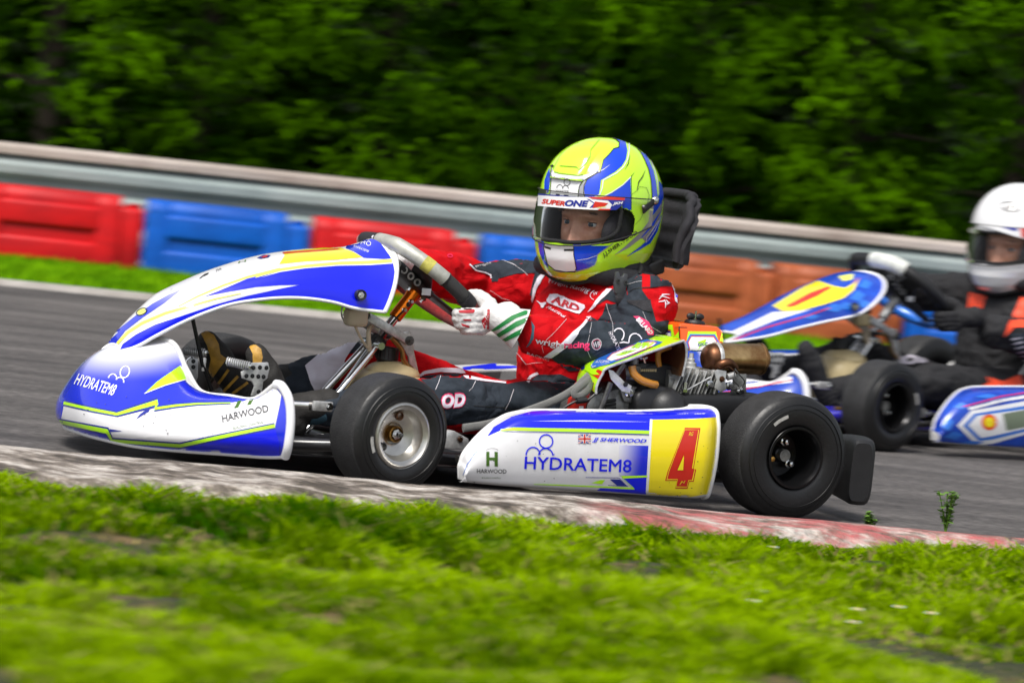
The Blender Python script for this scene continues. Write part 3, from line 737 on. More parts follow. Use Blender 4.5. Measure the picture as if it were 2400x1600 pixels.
def nose(kart, fr, style):
    sec = [P3((1.485, 0, .043), (1.505, 0, .066), (1.507, 0, .12), (1.475, 0, .198), (1.42, 0, .240), (1.345, 0, .262)),
           P3((1.475, .10, .042), (1.498, .10, .064), (1.497, .10, .112), (1.455, .10, .185), (1.395, .09, .230), (1.322, .09, .258)),
           P3((1.435, .20, .040), (1.462, .205, .066), (1.455, .20, .11), (1.41, .185, .168), (1.355, .165, .202), (1.303, .135, .205)),
           P3((1.375, .29, .045), (1.41, .31, .07), (1.40, .305, .115), (1.37, .285, .15), (1.325, .245, .172), (1.290, .195, .165)),
           P3((1.30, .375, .052), (1.335, .40, .078), (1.33, .395, .12), (1.31, .37, .15), (1.285, .335, .170), (1.268, .30, .167)),
           P3((1.235, .43, .056), (1.26, .455, .085), (1.26, .455, .128), (1.255, .435, .16), (1.25, .405, .176), (1.247, .38, .172)),
           P3((1.20, .465, .062), (1.205, .485, .088), (1.205, .485, .14), (1.21, .475, .185), (1.22, .455, .21), (1.225, .435, .212))]
    mir = [[V(p.x, -p.y, p.z) for p in r_] for r_ in sec[:0:-1]]
    G = resample(mir + sec, 91, 36)
    b = MB(); e = 'edge'
    base = gradmat('nose_paint_' + style, [(.004, .018, .62), (.8, .8, .82)], (.25, 0, 1), .53, .6) if style == 'a' else M['blueb']
    b.grid(G, base); b.prep()
    if style == 'a':
        L = lambda *a, **k: b.line(*a, Z=Z1, **k)
        wm = gradmat('nose_white_band', [(.004, .018, .62), (.82, .82, .84)], (1, 0, 0), 1.165, 1.225)
        b.poly([(80, 1170), (250, 1208), (400, 1236), (560, 1195), (640, 1168), (640, 1205), (780, 1186), (900, 1172), (1040, 1166), (1180, 1150), (1300, 1098), (1372, 1062), (1410, 1110), (1400, 1170), (1372, 1300), (790, 1412), (375, 1388), (348, 1332), (60, 1272)], wm, Z=Z1, off=.0006)
        b.poly([(55, 1285), (345, 1342), (375, 1400), (790, 1428), (1370, 1308), (1395, 1400), (1400, 1500), (1000, 1500), (450, 1500), (200, 1450), (60, 1340)], 'blue', Z=Z1, off=.0010)
        L([(50, 1272), (345, 1332), (375, 1388), (790, 1418), (1370, 1300)], 36, 'navy', off=.0014); L([(50, 1272), (345, 1332), (375, 1388), (790, 1418), (1370, 1300)], 20, 'fluo', off=.0018)
        pts = [(80, 1160), (250, 1200), (405, 1230), (655, 1157), (635, 1198), (760, 1180), (900, 1168), (1100, 1163)]
        L(pts, [34, 34, 32, 14], 'navy', off=.0014); L(pts, [17, 17, 15, 5], 'fluo', off=.0018)
        b.poly([(615, 1178), (600, 1215), (520, 1262), (545, 1230)], 'navy', Z=Z1, off=.0012)
        b.poly([(360, 1318), (440, 1332), (360, 1336)], 'navy', Z=Z1, off=.0012)
        b.poly([(785, 935), (806, 965), (825, 1015), (700, 1052), (572, 1104), (650, 1030)], 'fluo', Z=Z1, off=.0010)
        b.line([(572, 1104), (700, 1054), (825, 1018)], 5, 'sticker', Z=Z1)
        b.text('HYDRATEM8', 'sticker', (140, 1045), (378, 1118), (172, 980), Z=Z1, bold=.012)
        b.ring((452, 972), 27, 7, 'sticker', Z=Z1, ry=36, rot=20); b.ring((376, 1018), 26, 7, 'sticker', Z=Z1, a0=10, a1=175, ry=34, rot=15); b.ring((420, 1032), 25, 7, 'sticker', Z=Z1, a0=10, a1=175, ry=28, rot=25)
        b.text('HARWOOD', 'grey', (1050, 1282), (1335, 1216), (1042, 1236), Z=Z1, bold=.03)
        b.text('BUILDING CONTROL', 'green', (1116, 1324), (1302, 1284), (1115, 1308), Z=Z1)
        for q in (0, 78): b.poly([(1120 + q, 1196 - q * .25), (1142 + q, 1150 - q * .22), (1168 + q, 1144 - q * .22), (1146 + q, 1190 - q * .25)], 'green', Z=Z1)
        for q in ((205, 1228), (630, 1285), (640, 1245), (575, 1232)): b.poly([(q[0] - 5, q[1]), (q[0], q[1] - 3), (q[0] + 6, q[1] + 1), (q[0], q[1] + 3)], 'grey', Z=Z1, off=.002)
    else:
        b.line([(0, 1060), (240, 1066), (500, 1048)], 14, 'sticker', fr, Z=Z8); b.line([(80, 1100), (300, 1085), (500, 1062)], 18, 'sticker', fr, Z=Z8)
        b.line([(120, 1128), (330, 1095), (500, 1058)], 5, 'red', fr, Z=Z8, off=.002)
    if style == 'a':          # rubber specks and stone chips
        rs = random.Random(8)
        for k in range(46):
            x, y, r_ = rs.uniform(90, 1330), rs.uniform(1120, 1440), rs.uniform(1.5, 4.5); b.poly([(x - r_ * 1.5, y), (x, y - r_ * .7), (x + r_ * 1.3, y - r_ * .2), (x + r_ * .2, y + r_ * .8)], 'grey', Z=Z1, off=.0022)
    # inner skin and rolled edge
    b.grid([[p - V(.006, 0, .002) for p in r_] for r_ in G], e)
    rim = [r_[-1] for r_ in G]; bot = [r_[0] for r_ in G]
    b.tube(rim, .0065, e, 8); b.tube(bot, .005, e, 8)
    for q in (0, -1): b.tube(G[q], .010, 'sticker', 10, up=(1, 0, 0))
    obj('nose_cone', b, kart, 60)

def fairing(kart, fr, style):
    if style == 'a':
        top = [(262, 806), (273, 783), (304, 753), (350, 712), (388, 684), (445, 657), (503, 632), (579, 607), (638, 593), (715, 583), (780, 580), (814, 576), (845, 566), (868, 555)]
        low = [(268, 827), (319, 812), (365, 787), (426, 756), (480, 733), (540, 713), (600, 703), (656, 698), (717, 699), (780, 708), (830, 722), (880, 729), (902, 731)]
        HWf = lambda t: (.085 + .065 * t ** .8) * (.40 + .60 * min(1, t / .30) ** .8)
        C = []
        for i, p in enumerate(crv([(x, y, 0) for x, y in top], 60)): t = i / 59; C.append(k1(p.x, p.y, y=-.02))
        E = []
        lw = crv([(x, y, 0) for x, y in low], 60)
        for i, p in enumerate(lw):
            t = i / 59; E.append(k1(p.x, p.y, y=HWf(t)))
        hw = [HWf(i / 59) for i in range(60)]
    else:
        top = [(80, 820), (200, 760), (330, 690), (480, 600), (600, 545), (680, 516), (735, 510), (768, 514)]
        low = [(60, 880), (150, 868), (300, 845), (450, 805), (600, 770), (700, 750), (770, 732), (822, 700)]
        C = crv([k2(*Z8(x, y), y=-.03) for x, y in top], 60); hw = [.07 + .075 * (i / 59) ** .8 for i in range(60)]
        E = [k2(*Z8(p.x, p.y), y=hw[i]) for i, p in enumerate(crv([(x, y, 0) for x, y in low], 60))]
    G = []
    for i in range(60):
        row_ = []; c, e = C[i], E[i]; pw = .68 + .25 * (i / 59)
        for j in range(41):
            a = -math.pi / 2 + math.pi * j / 40; s_ = math.copysign(abs(math.sin(a)) ** pw, a); d = 1 - abs(math.cos(a)) ** pw
            row_.append(V(c.x + (e.x - c.x) * d, hw[i] * s_, c.z + (e.z - c.z) * d))
        G.append(row_)
    for i in range(50, 60):
        f = ((i - 49) / 10) ** 1.5
        for j in range(41): G[i][j].x -= .016 * f * math.sin(math.pi * min(1, abs(j - 20) / 20)) ** .8
    b = MB(); base = 'white' if style == 'a' else 'blueb'
    b.grid(G, base); 
    b.prep()
    if style == 'a':
        up = ZZ(Z1, [(940, 510), (1040, 470), (1200, 402), (1400, 352)]) + ZZ(Z2, [(0, 402), (150, 360), (300, 338), (500, 322), (700, 318), (840, 308)])
        rt_ = ZZ(Z2, [(856, 400), (848, 500), (826, 570), (790, 597)])
        dn = ZZ(Z2, [(700, 588), (600, 568), (500, 546), (400, 528), (200, 512)]) + ZZ(Z1, [(1560, 515), (1400, 508), (1200, 528), (1000, 582), (800, 662), (640, 744), (520, 806), (420, 838)])
        bk = ZZ(Z1, [(440, 800), (520, 742), (640, 680), (800, 628), (1000, 560), (1200, 505), (1400, 462), (1522, 438), (1400, 440), (1250, 452), (1100, 478)])
        b.poly(up + rt_ + dn + bk, 'blue', off=.0008)
        b.line(ZZ(Z1, [(385, 845), (412, 790), (470, 730), (560, 672), (700, 612), (850, 568), (1000, 525), (1160, 490)]), [5, 7, 7, 5, 1.5], 'pale', off=.0010)
        b.line(ZZ(Z1, [(780, 570), (900, 508), (1060, 440), (1200, 392), (1400, 342)]) + ZZ(Z2, [(0, 388), (150, 345), (300, 324), (500, 306), (700, 300), (832, 290)]), [1.5, 4, 5.5, 5.5, 6, 8], 'pale', off=.0010)
        b.poly([(330, 830), (340, 780), (395, 725), (520, 625), (620, 555), (720, 500), (790, 470), (700, 545), (560, 640), (455, 720), (410, 780), (384, 836), (368, 830)], gradmat('fairing_front_fade', [(.8, .8, .82), (.004, .018, .62)], (1, 0, 0), 1.25, 1.36), Z=Z1)
        b.poly([(520, 203), (620, 190), (690, 152), (755, 172), (815, 255), (832, 284), (660, 274), (600, 235)], gradmat('fairing_rear_fade', [(.8, .8, .82), (.004, .018, .62)], (-1, 0, 0), -.97, -.9), Z=Z2)
        b.poly([(142, 312), (175, 262), (170, 238), (420, 212), (500, 206), (590, 236), (650, 270), (500, 285), (300, 296)], 'yellow', Z=Z2, off=.0012)
        b.poly([(160, 242), (500, 218), (515, 224), (380, 236), (170, 250)], 'red', Z=Z2, off=.0016)
        b.text('HYDRATEM8', 'sticker', (596, 208), (686, 242), (604, 196), Z=Z2); b.ring((690, 188), 13, 4, 'sticker', Z=Z2, off=.0016); b.ring((655, 192), 12, 4, 'sticker', Z=Z2, a1=180, off=.0016)
        b.text('P', 'black', (905, 402), (950, 388), (925, 378), Z=Z1, bold=.04, shear=.3); b.text('JSR', 'grey', (1010, 360), (1048, 350), (1005, 345), Z=Z1)
        b.text('H', 'green', (1145, 308), (1190, 298), (1150, 296), Z=Z1); b.poly([(1260, 275), (1300, 258), (1345, 258), (1330, 272), (1285, 280)], 'navy', Z=Z1, off=.0014)
        b.poly([(1285, 272), (1320, 260), (1330, 266), (1300, 276)], 'red', Z=Z1, off=.0018)
        b.ring((556, 604), 34, 5, 'black', Z=Z1, ry=18, rot=-25, off=.0016); b.ring((556, 604), 14, 26, 'pale', Z=Z1, ry=8, rot=-25, off=.0014)
    else:
        b.poly([(60, 850), (190, 790), (330, 722), (460, 718), (530, 706), (330, 768), (180, 830), (90, 878)], 'sticker', fr, Z=Z8)
        b.poly([(330, 690), (480, 598), (560, 562), (640, 590), (700, 600), (745, 575), (770, 550), (740, 610), (690, 650), (600, 680), (470, 715), (380, 718)], 'yellow', fr, Z=Z8, off=.0012)
        b.poly([(400, 690), (520, 625), (610, 592), (632, 598), (560, 640), (450, 690), (410, 700)], 'red', fr, Z=Z8, off=.0018)
        b.line([(745, 575), (770, 548)], 4, 'orange', fr, Z=Z8); b.line([(120, 868), (300, 800), (500, 742), (620, 700)], 5, 'red', fr, Z=Z8, off=.0016)
        b.poly([(665, 540), (740, 528), (735, 556), (690, 566)], 'pale', fr, Z=Z8, off=.0016)
        for q in ((640, 700, 60, 22), (760, 640, 40, 30), (700, 690, 50, 20), (800, 580, 36, 26), (520, 745, 50, 14), (790, 680, 40, 22)):
            b.poly([(q[0] - q[2], q[1] + q[3] * .4), (q[0], q[1] - q[3]), (q[0] + q[2], q[1] - q[3] * .2), (q[0] + q[2] * .3, q[1] + q[3])], 'sky', fr, Z=Z8, off=.0012)
    b.grid([[p - V(.002, 0, .004) for p in r_] for r_ in G], 'edge')
    b.tube([r_[-1] for r_ in G], .004, 'sticker', 8); b.tube([r_[0] for r_ in G], .004, 'sticker', 8); b.tube(G[-1], .0055, 'sticker', 8); b.tube(G[0], .004, 'sticker', 8)
    o = obj('front_fairing', b, kart, 60)
    b = MB(); c0 = k1(*Z2(643, 500), y=.15) if style == 'a' else k2(*Z8(752, 695), y=.145)
    b2 = MB(); b2.v, b2.f = [v.copy() for v in b.v], []
    b.lathe([(.0005, .006), (.004, .006), (.0042, .002), (.0075, .002)], c0, (.1, 1, .05), 'chrome', 6); b.lathe([(.0075, .003), (.0085, .0055), (.0115, .006), (.0125, .002), (.0125, -.01)], c0, (.1, 1, .05), 'blackp', 32)
    if style == 'a':
        obj('fixing_bolt', b, o); b = MB(); c1 = k1(*Z1(720, 488), y=-.01); c1 += V(-.002, 0, .0)
        b.lathe([(.0005, .003), (.006, .003), (.013, .002), (.014, -.002), (.014, -.01)], c1, (.6, .1, .75), 'blackp', 32)
    o2 = obj('fixing_bolt', b, o)
    return G

def pod(kart, fr, style, side=1):
    top = [(1095, 1087), (1100, 1072), (1112, 1056), (1138, 1032), (1168, 1010), (1207, 989), (1246, 979), (1320, 975), (1450, 976), (1580, 977), (1692, 970)]
    T = crv([k1(x, y, y=.545) for x, y in top], 70); T0 = V(.808, .545, .042); T = crv([T0, V(.812, .545, .068)] + [T[i] for i in range(0, 70, 6)] + [T[-1]], 80)
    G = []
    for i, t in enumerate(T):
        u = (t.x - .2) / .63; H = t.z; pull = .02 * max(0, (u - .55) / .45) ** 2 + (.022 * max(0, (.06 - u) / .06) ** 1.5); w_ = .13 * min(1, .16 + max(0, 1 - u) * 2.4)
        yo = .56 - pull; r_ = []
        hh_ = max(H - .04, .004); lp = -.03 * min(1, (H - .04) / .06)
        for a, z in ((-w_, 1.0), (-w_ * .55, 1.03), (-.03, 1.03), (-.012, 1.0), (-.004, .93), (.004, .8), (.008, .5), (.003, .25), (-.004, .1), (-.012, 0), (-.03 if H > .08 else -.004, lp)):
            r_.append(V(t.x + (.0), (yo + a), .04 + hh_ * z))
        G.append(crv(r_, 34))
    if side < 0: G = [[V(p.x, -p.y, p.z) for p in r_] for r_ in G[::-1]]
    b = MB(); b.grid(G, 'white' if style == 'a' else 'blueb'); b.prep()
    if style == 'a' and side > 0:
        P_ = lambda *a, **k: b.poly(*a, Z=Z7, **k); L_ = lambda *a, **k: b.line(*a, Z=Z7, **k)
        P_([(190, 190), (225, 140), (320, 85), (430, 55), (600, 42), (1200, 46), (1470, 40), (1460, 86), (1200, 96), (1070, 100), (1070, 158), (700, 146), (300, 140), (255, 160)], 'blue')
        P_([(430, 108), (700, 104), (1068, 112), (700, 110)], 'sticker', off=.0014)
        L_([(262, 158), (330, 150), (700, 158), (1070, 168)], [10, 16, 16, 18], 'fluo', off=.0012); L_([(250, 164), (700, 170), (1070, 180)], [2, 4, 5], 'navy', off=.0012)
        P_([(900, 236), (1062, 240), (1052, 402), (900, 400)], gradmat('pod_fade', [(.82, .82, .84), (.004, .018, .62)], (-1, 0, 0), -.475, -.39), off=.0008)
        P_([(1052, 402), (912, 404), (985, 476), (800, 468), (780, 480), (1046, 500)], 'blue', off=.0010)
        L_([(1052, 404), (916, 409), (982, 470), (800, 460), (560, 450), (440, 446)], [10, 9, 8, 6, 3], 'fluo', off=.0016)
        P_([(850, 420), (905, 420), (945, 456), (890, 454)], 'navy', off=.0012); P_([(800, 424), (825, 424), (808, 446), (750, 440)], 'fluo', off=.0012)
        L_([(720, 410), (900, 412), (950, 458), (840, 452)], 3, 'navy', off=.0014)
        P_([(1080, 100), (1300, 98), (1448, 84), (1475, 110), (1458, 200), (1442, 300), (1424, 440), (1404, 496), (1250, 520), (1056, 515)], 'yellow', off=.0010)
        L_([(1074, 98), (1068, 200), (1050, 515)], 14, 'sticker', off=.0014)
        four = [(1256, 143), (1340, 144), (1303, 364), (1317, 366), (1303, 432), (1280, 432), (1270, 470), (1204, 469), (1213, 427), (1149, 427), (1162, 378)]
        cen = (1245, 330); ins = lambda k: [(1238 + (x - 1238) * k, 320 + (y - 320) * (1 - (1 - k) * .6)) for x, y in four]
        P_(four, 'red', off=.0014); L_(ins(.90) + [ins(.90)[0]], 3, 'yellow', off=.0018); P_([(1251, 288), (1246, 371), (1215, 371)], 'yellow', off=.0018); L_([(1251, 278), (1252, 376), (1207, 376), (1251, 278)], 3, 'red', off=.0021)
        b.text('RG', 'yellow', (1276, 186), (1300, 186), (1278, 166), Z=Z7, off=.002, shear=.3); b.line([(1228, 448), (1240, 430), (1250, 440), (1256, 426)], 3, 'yellow', Z=Z7, off=.002)
        b.text('HYDRATEM8', 'blue', (388, 365), (966, 384), (392, 296), Z=Z7, bold=.012)
        b.ring((506, 216), 36, 7, 'blue', Z=Z7, ry=36); b.ring((436, 290), 38, 7, 'blue', Z=Z7, a0=5, a1=180, ry=42); b.ring((504, 292), 38, 7, 'blue', Z=Z7, a0=0, a1=178, ry=38); b.ring((549, 286), 3, 2, 'blue', Z=Z7)
        # flag
        f0, fx, fy = (680, 226), (746, 227), (680, 179); fl = lambda u_, v_: (680 + 66 * u_, 226 - 47 * v_)
        P_([fl(0, 0), fl(1, 0), fl(1, 1), fl(0, 1)], 'navy', off=.0012)
        for a_, c_, w_, m_ in (((0, 0), (1, 1), 9, 'sticker'), ((0, 1), (1, 0), 9, 'sticker'), ((0, 0), (1, 1), 3, 'red'), ((0, 1), (1, 0), 3, 'red'), ((.5, 0), (.5, 1), 16, 'sticker'), ((0, .5), (1, .5), 16, 'sticker'), ((.5, 0), (.5, 1), 9, 'red'), ((0, .5), (1, .5), 9, 'red')):
            o_ = {('sticker', 9): .0014, ('red', 3): .0016, ('sticker', 16): .0018, ('red', 9): .002}[(m_, w_)]; L_([fl(*a_), fl(*c_)], w_, m_, off=o_)
        b.text('JJ SHERWOOD', 'blue', (754, 221), (1048, 231), (754, 194), Z=Z7, bold=.022, shear=.35, off=.0014, step=3)
        P_([(183, 272), (200, 272), (200, 303), (228, 303), (228, 272), (246, 274), (246, 352), (228, 351), (228, 318), (200, 318), (200, 350), (183, 350)], 'green')
        b.ring((214, 270), 34, 1.6, 'grey', Z=Z7, a0=20, a1=160, ry=16); b.text('HARWOOD', 'grey', (132, 387), (292, 389), (132, 364), Z=Z7, bold=.012); b.text('BUILDING CONTROL', 'green', (160, 415), (262, 416), (160, 408), Z=Z7)
        L_([(176, 226), (120, 286), (82, 342), (60, 400)], 2.5, 'sky', off=.0012)
        rs = random.Random(5)
        for k in range(40):
            x, y, r_ = rs.uniform(80, 1400), 505 - 330 * rs.random() ** 2, rs.uniform(1.2, 3.6); P_([(x - r_ * 1.6, y), (x, y - r_ * .7), (x + r_ * 1.3, y - r_ * .2), (x + r_ * .2, y + r_ * .8)], 'grey', off=.0024)
    elif style == 'a':
        b.line([(1085, 868), (1150, 860), (1215, 855)], 14, 'blue'); b.text('RG4', 'pale', (1186, 852), (1206, 850), (1186, 844))
    else:
        P_ = lambda *a, **k: b.poly(*a, fr=fr, Z=Z8, **k)
        P_([(1270, 1300), (1340, 1225), (1700, 1160), (1700, 1320), (1450, 1392), (1370, 1400)], 'sticker', off=.001)
        P_([(1300, 1300), (1355, 1240), (1700, 1185), (1700, 1310), (1450, 1370), (1380, 1378)], 'sky', off=.0014); P_([(1325, 1298), (1370, 1250), (1700, 1205), (1700, 1296), (1450, 1352), (1390, 1362)], 'sticker', off=.0018)
        P_([(1500, 1240), (1700, 1205), (1700, 1290), (1520, 1325)], mat('olive_print', (.16, .2, .14), .5), off=.0022)
        b.ring((1432, 1282), 20, 40, 'orange', fr, Z=Z8, off=.0024); b.ring((1432, 1282), 14, 22, 'yellow', fr, Z=Z8, off=.0028)
        b.line([(1330, 1215), (1500, 1170), (1700, 1140)], 16, 'sticker', fr, Z=Z8, off=.0014); b.text('JOSH SIMPSON', 'navy', (1350, 1206), (1640, 1146), (1346, 1192), fr, Z=Z8, off=.002)
        b.line([(1300, 1205), (1500, 1150), (1700, 1120)], 5, 'pink', fr, Z=Z8, off=.0014)
        for q in ((1220, 1290, 30, 40), (1250, 1350, 50, 22), (1290, 1200, 40, 18), (1420, 1150, 60, 12), (1340, 1385, 70, 10)):
            P_([(q[0] - q[2], q[1] + q[3] * .4), (q[0], q[1] - q[3]), (q[0] + q[2], q[1] - q[3] * .2), (q[0] + q[2] * .3, q[1] + q[3])], 'sky', off=.0012)
    b.grid([[p + V(0, -.004 * side, -.002) for p in r_] for r_ in G], 'edge')
    e0, e1 = (G[0], G[-1])
    b.tube([r_[0] for r_ in G], [.001] + [.004] * 8, 'edge', 8, smooth=80)
    b.tube(e1, .0065, 'edge', 8, up=(1, 0, 0))
    obj('side_pod', b, kart, 60)

WC = V(.69, 0, .435); WE = V(.82, 0, .572).normalized(); WN = V(-.572, 0, .82).normalized(); WL = V(0, 1, 0)
def wp(a, r_=.162):
    """point of the steering wheel rim, a degrees from its top towards the driver's left; the top is flattened"""
    x, y = math.cos(R(a)), math.sin(R(a)); e_ = r_ * x; l_ = r_ * y * 1.0
    if e_ > .135: e_ = .135 + (e_ - .135) * .25
    return WC + WE * (e_ + .006) + WL * l_
def steering(kart, style):
    e = MB(); 
    def seg(a0, a1, m, r_=.0155): e.tube([wp(a0 + (a1 - a0) * i / 40) for i in range(41)], r_, m, 16, up=tuple(WN), cap=True)
    if style == 'a':
        seg(-30, 2, 'pad', .0165); seg(2, 82, 'grip', .0172); seg(60, 68, 'tape', .0178); seg(82, 104, 'carbon', .0165); seg(104, 114, 'pad', .0185); seg(108, 330, 'suede', .0165)
        for a in (2, 82): e.tube([wp(a - .6), wp(a + .6)], .0179, 'blackp', 16, up=tuple(WN))
    else:
        seg(-28, 2, 'blackp', .019); seg(2, 48, mat('white_grip_pad', (.62, .64, .6), .5, var=.3, vscale=40), .024); seg(48, 120, 'blackp', .018); seg(120, 250, 'sky', .017); seg(250, 332, 'blackp', .017)
    g_ = obj('steering_wheel', e, kart, 50)
    b = MB(); O = WC - WN * .012
    def bar(a, w0, w1, m='blackp', th=.006):
        p = wp(a, .150) ; d = (p - O); q = d.normalized(); s_ = q.cross(WN).normalized()
        b.prism([O + s_ * w0, p + s_ * w1, p - s_ * w1, O - s_ * w0], -WN * th, m, .002)
    for a in (-62, 62, 180): bar(a, .034, .022)
    b.prism([O + WE * .09 + WL * .06, O + WE * .12 + WL * .04, O + WE * .12 - WL * .04, O + WE * .09 - WL * .06, O - WE * .02 - WL * .05, O - WE * .02 + WL * .05], -WN * .02, 'blackp', .004)
    for k in range(4): 
        q = O + WE * (.10 - .022 * k) + WL * .055 - WN * .012; b.lathe([(.0085, 0), (.0085, .004), (.005, .004), (.005, 0)], q, (0, 1, 0), 'alu', 16)
    b.box(tuple(O + WL * .075 - WN * .018 + WE * .01), (.022, .004, .016), 'sticker', .001)
    obj('spokes', b, g_)
    b = MB(); m = 'anod' if style == 'a' else 'alu'
    b.lathe([(.0005, .0), (.028, .0), (.03, -.003), (.03, -.009), (.018, -.012), (.0155, -.03), (.0155, -.085), (.013, -.087), (.0125, -.05)], O - WN * .008, WN, m, 40)
    for k in range(3):
        a = R(30 + 120 * k); q = O - WN * .017 + (WE * math.cos(a) + WL * math.sin(a)) * .024
        b.lathe([(.0005, -.012), (.004, -.012), (.0045, -.006), (.0075, -.005), (.0075, 0)], q, WN, 'chrome', 6)
    for z_ in (-.045, -.07): b.lathe([(.0005, .008), (.004, .008), (.0045, 0), (.0062, -.001), (.0062, -.004)], O + WN * z_ + V(.0, .0165, 0), (0, 1, 0), 'chrome', 6)
    b.lathe([(.0005, .001), (.006, .001), (.0062, -.003)], O - WN * .056 + V(-.002, .0145, .002), (0, 1, 0), 'black', 16)
    obj('steering_hub', b, kart, 40)
    b = MB(); foot = V(.90, 0, .12)
    b.tube([O - WN * .07, O - WN * .15], .0105, 'chrome', 20); b.tube([O - WN * .15, O - WN * .19], .016, 'blackp', 20); b.tube([O - WN * .16, foot], .0095, 'chrome', 16)
    b.tube([O - WN * .07 + V(0, .014, 0), O - WN * .13 + V(0, .018, .01), O - WN * .18 + V(0, .02, 0)], .0025, 'blackp', 6, smooth=8)
    obj('steering_column', b, kart, 50)
    b = MB()                                    # hoop and bar that carry the fairing and the column
    for s_ in (-1, 1): b.tube([V(.965, .045 * s_, .08), V(.885, .035 * s_, .175), V(.795, .022 * s_, .29)], .0085, 'chrome', 16, smooth=14)
    b.tube([V(.80, -.05, .285), V(.80, .05, .285)], .0085, 'chrome', 16)
    b.box(tuple(O - WN * .165), (.03, .044, .026), 'blackp', .004, Matrix.Rotation(-.6, 3, 'Y'))
    a0, a1 = k1(864, 742, y=.06), k1(966, 802, y=.06)
    d = (a1 - a0).normalized(); nrm = V(0, 1, 0).cross(d)
    b.prism([a0 - nrm * .010, a1 - nrm * .010, a1 + nrm * .010, a0 + nrm * .010], (0, -.014, 0), 'alu', .002); b.prism([p - V(0, .12, 0) for p in (a0 - nrm * .010, a1 - nrm * .010, a1 + nrm * .010, a0 + nrm * .010)], (0, -.012, 0), 'alu', .002)
    b.lathe([(.0005, .012), (.0045, .012), (.0048, .006), (.008, .006), (.008, .002), (.011, .002), (.011, 0)], a1 - d * .008 + V(0, .0, 0), (0, 1, 0), 'steel', 24); b.tube([a0 + V(0, .0, 0), a0 - V(0, .12, 0)], .006, 'blackp', 12); b.tube([a1 - d * .008, a1 - d * .008 - V(0, .12, 0)], .006, 'steel', 12)
    obj('fairing_bracket', b, kart, 40)
    b = MB(); pts = ZZ(Z2, [(905, 722), (945, 718), (962, 760), (968, 840), (992, 950), (996, 990), (950, 990), (935, 880), (880, 790)])
    b.prism([k1(x, y, y=.04) for x, y in pts], (0, -.008, 0), 'alu', .0015); b.tube([k1(*Z2(830, 760), y=.045), k1(*Z2(890, 830), y=.045), k1(*Z2(905, 900), y=.045), k1(*Z2(960, 960), y=.045)], .006, mat('brass_tube', (.35, .22, .08), .3, 1), 10, smooth=16)
    obj('column_upright', b, kart, 40)
    b = MB(); c = k1(*Z2(612, 636), y=.045)
    b.box(tuple(c), (.052, .036, .042), 'cream' if style != 'a' else 'clear', .011, seg=4); b.box(tuple(c + V(0, 0, .024)), (.05, .034, .014), 'blackp', .005)
    b.lathe([(.027, -.003), (.03, 0), (.027, .003)], c + V(.0, -.02, .01), (0, 1, .0), 'alu', 24)
    rs = obj('fluid_reservoir', b, kart); b = MB()
    b.tube([c + V(0, 0, -.02), k1(*Z2(640, 760), y=.04), k1(*Z2(680, 820), y=.03)], .0032, 'clear', 8, smooth=12)
    b.tube([k1(*Z2(760, 690), y=.03), k1(*Z2(715, 682), y=.03), k1(*Z2(690, 720), y=.03), k1(*Z2(692, 800), y=.03), k1(*Z2(700, 880), y=.02)], .0055, 'clear', 10, smooth=20)
    obj('brake_hose', b, kart)

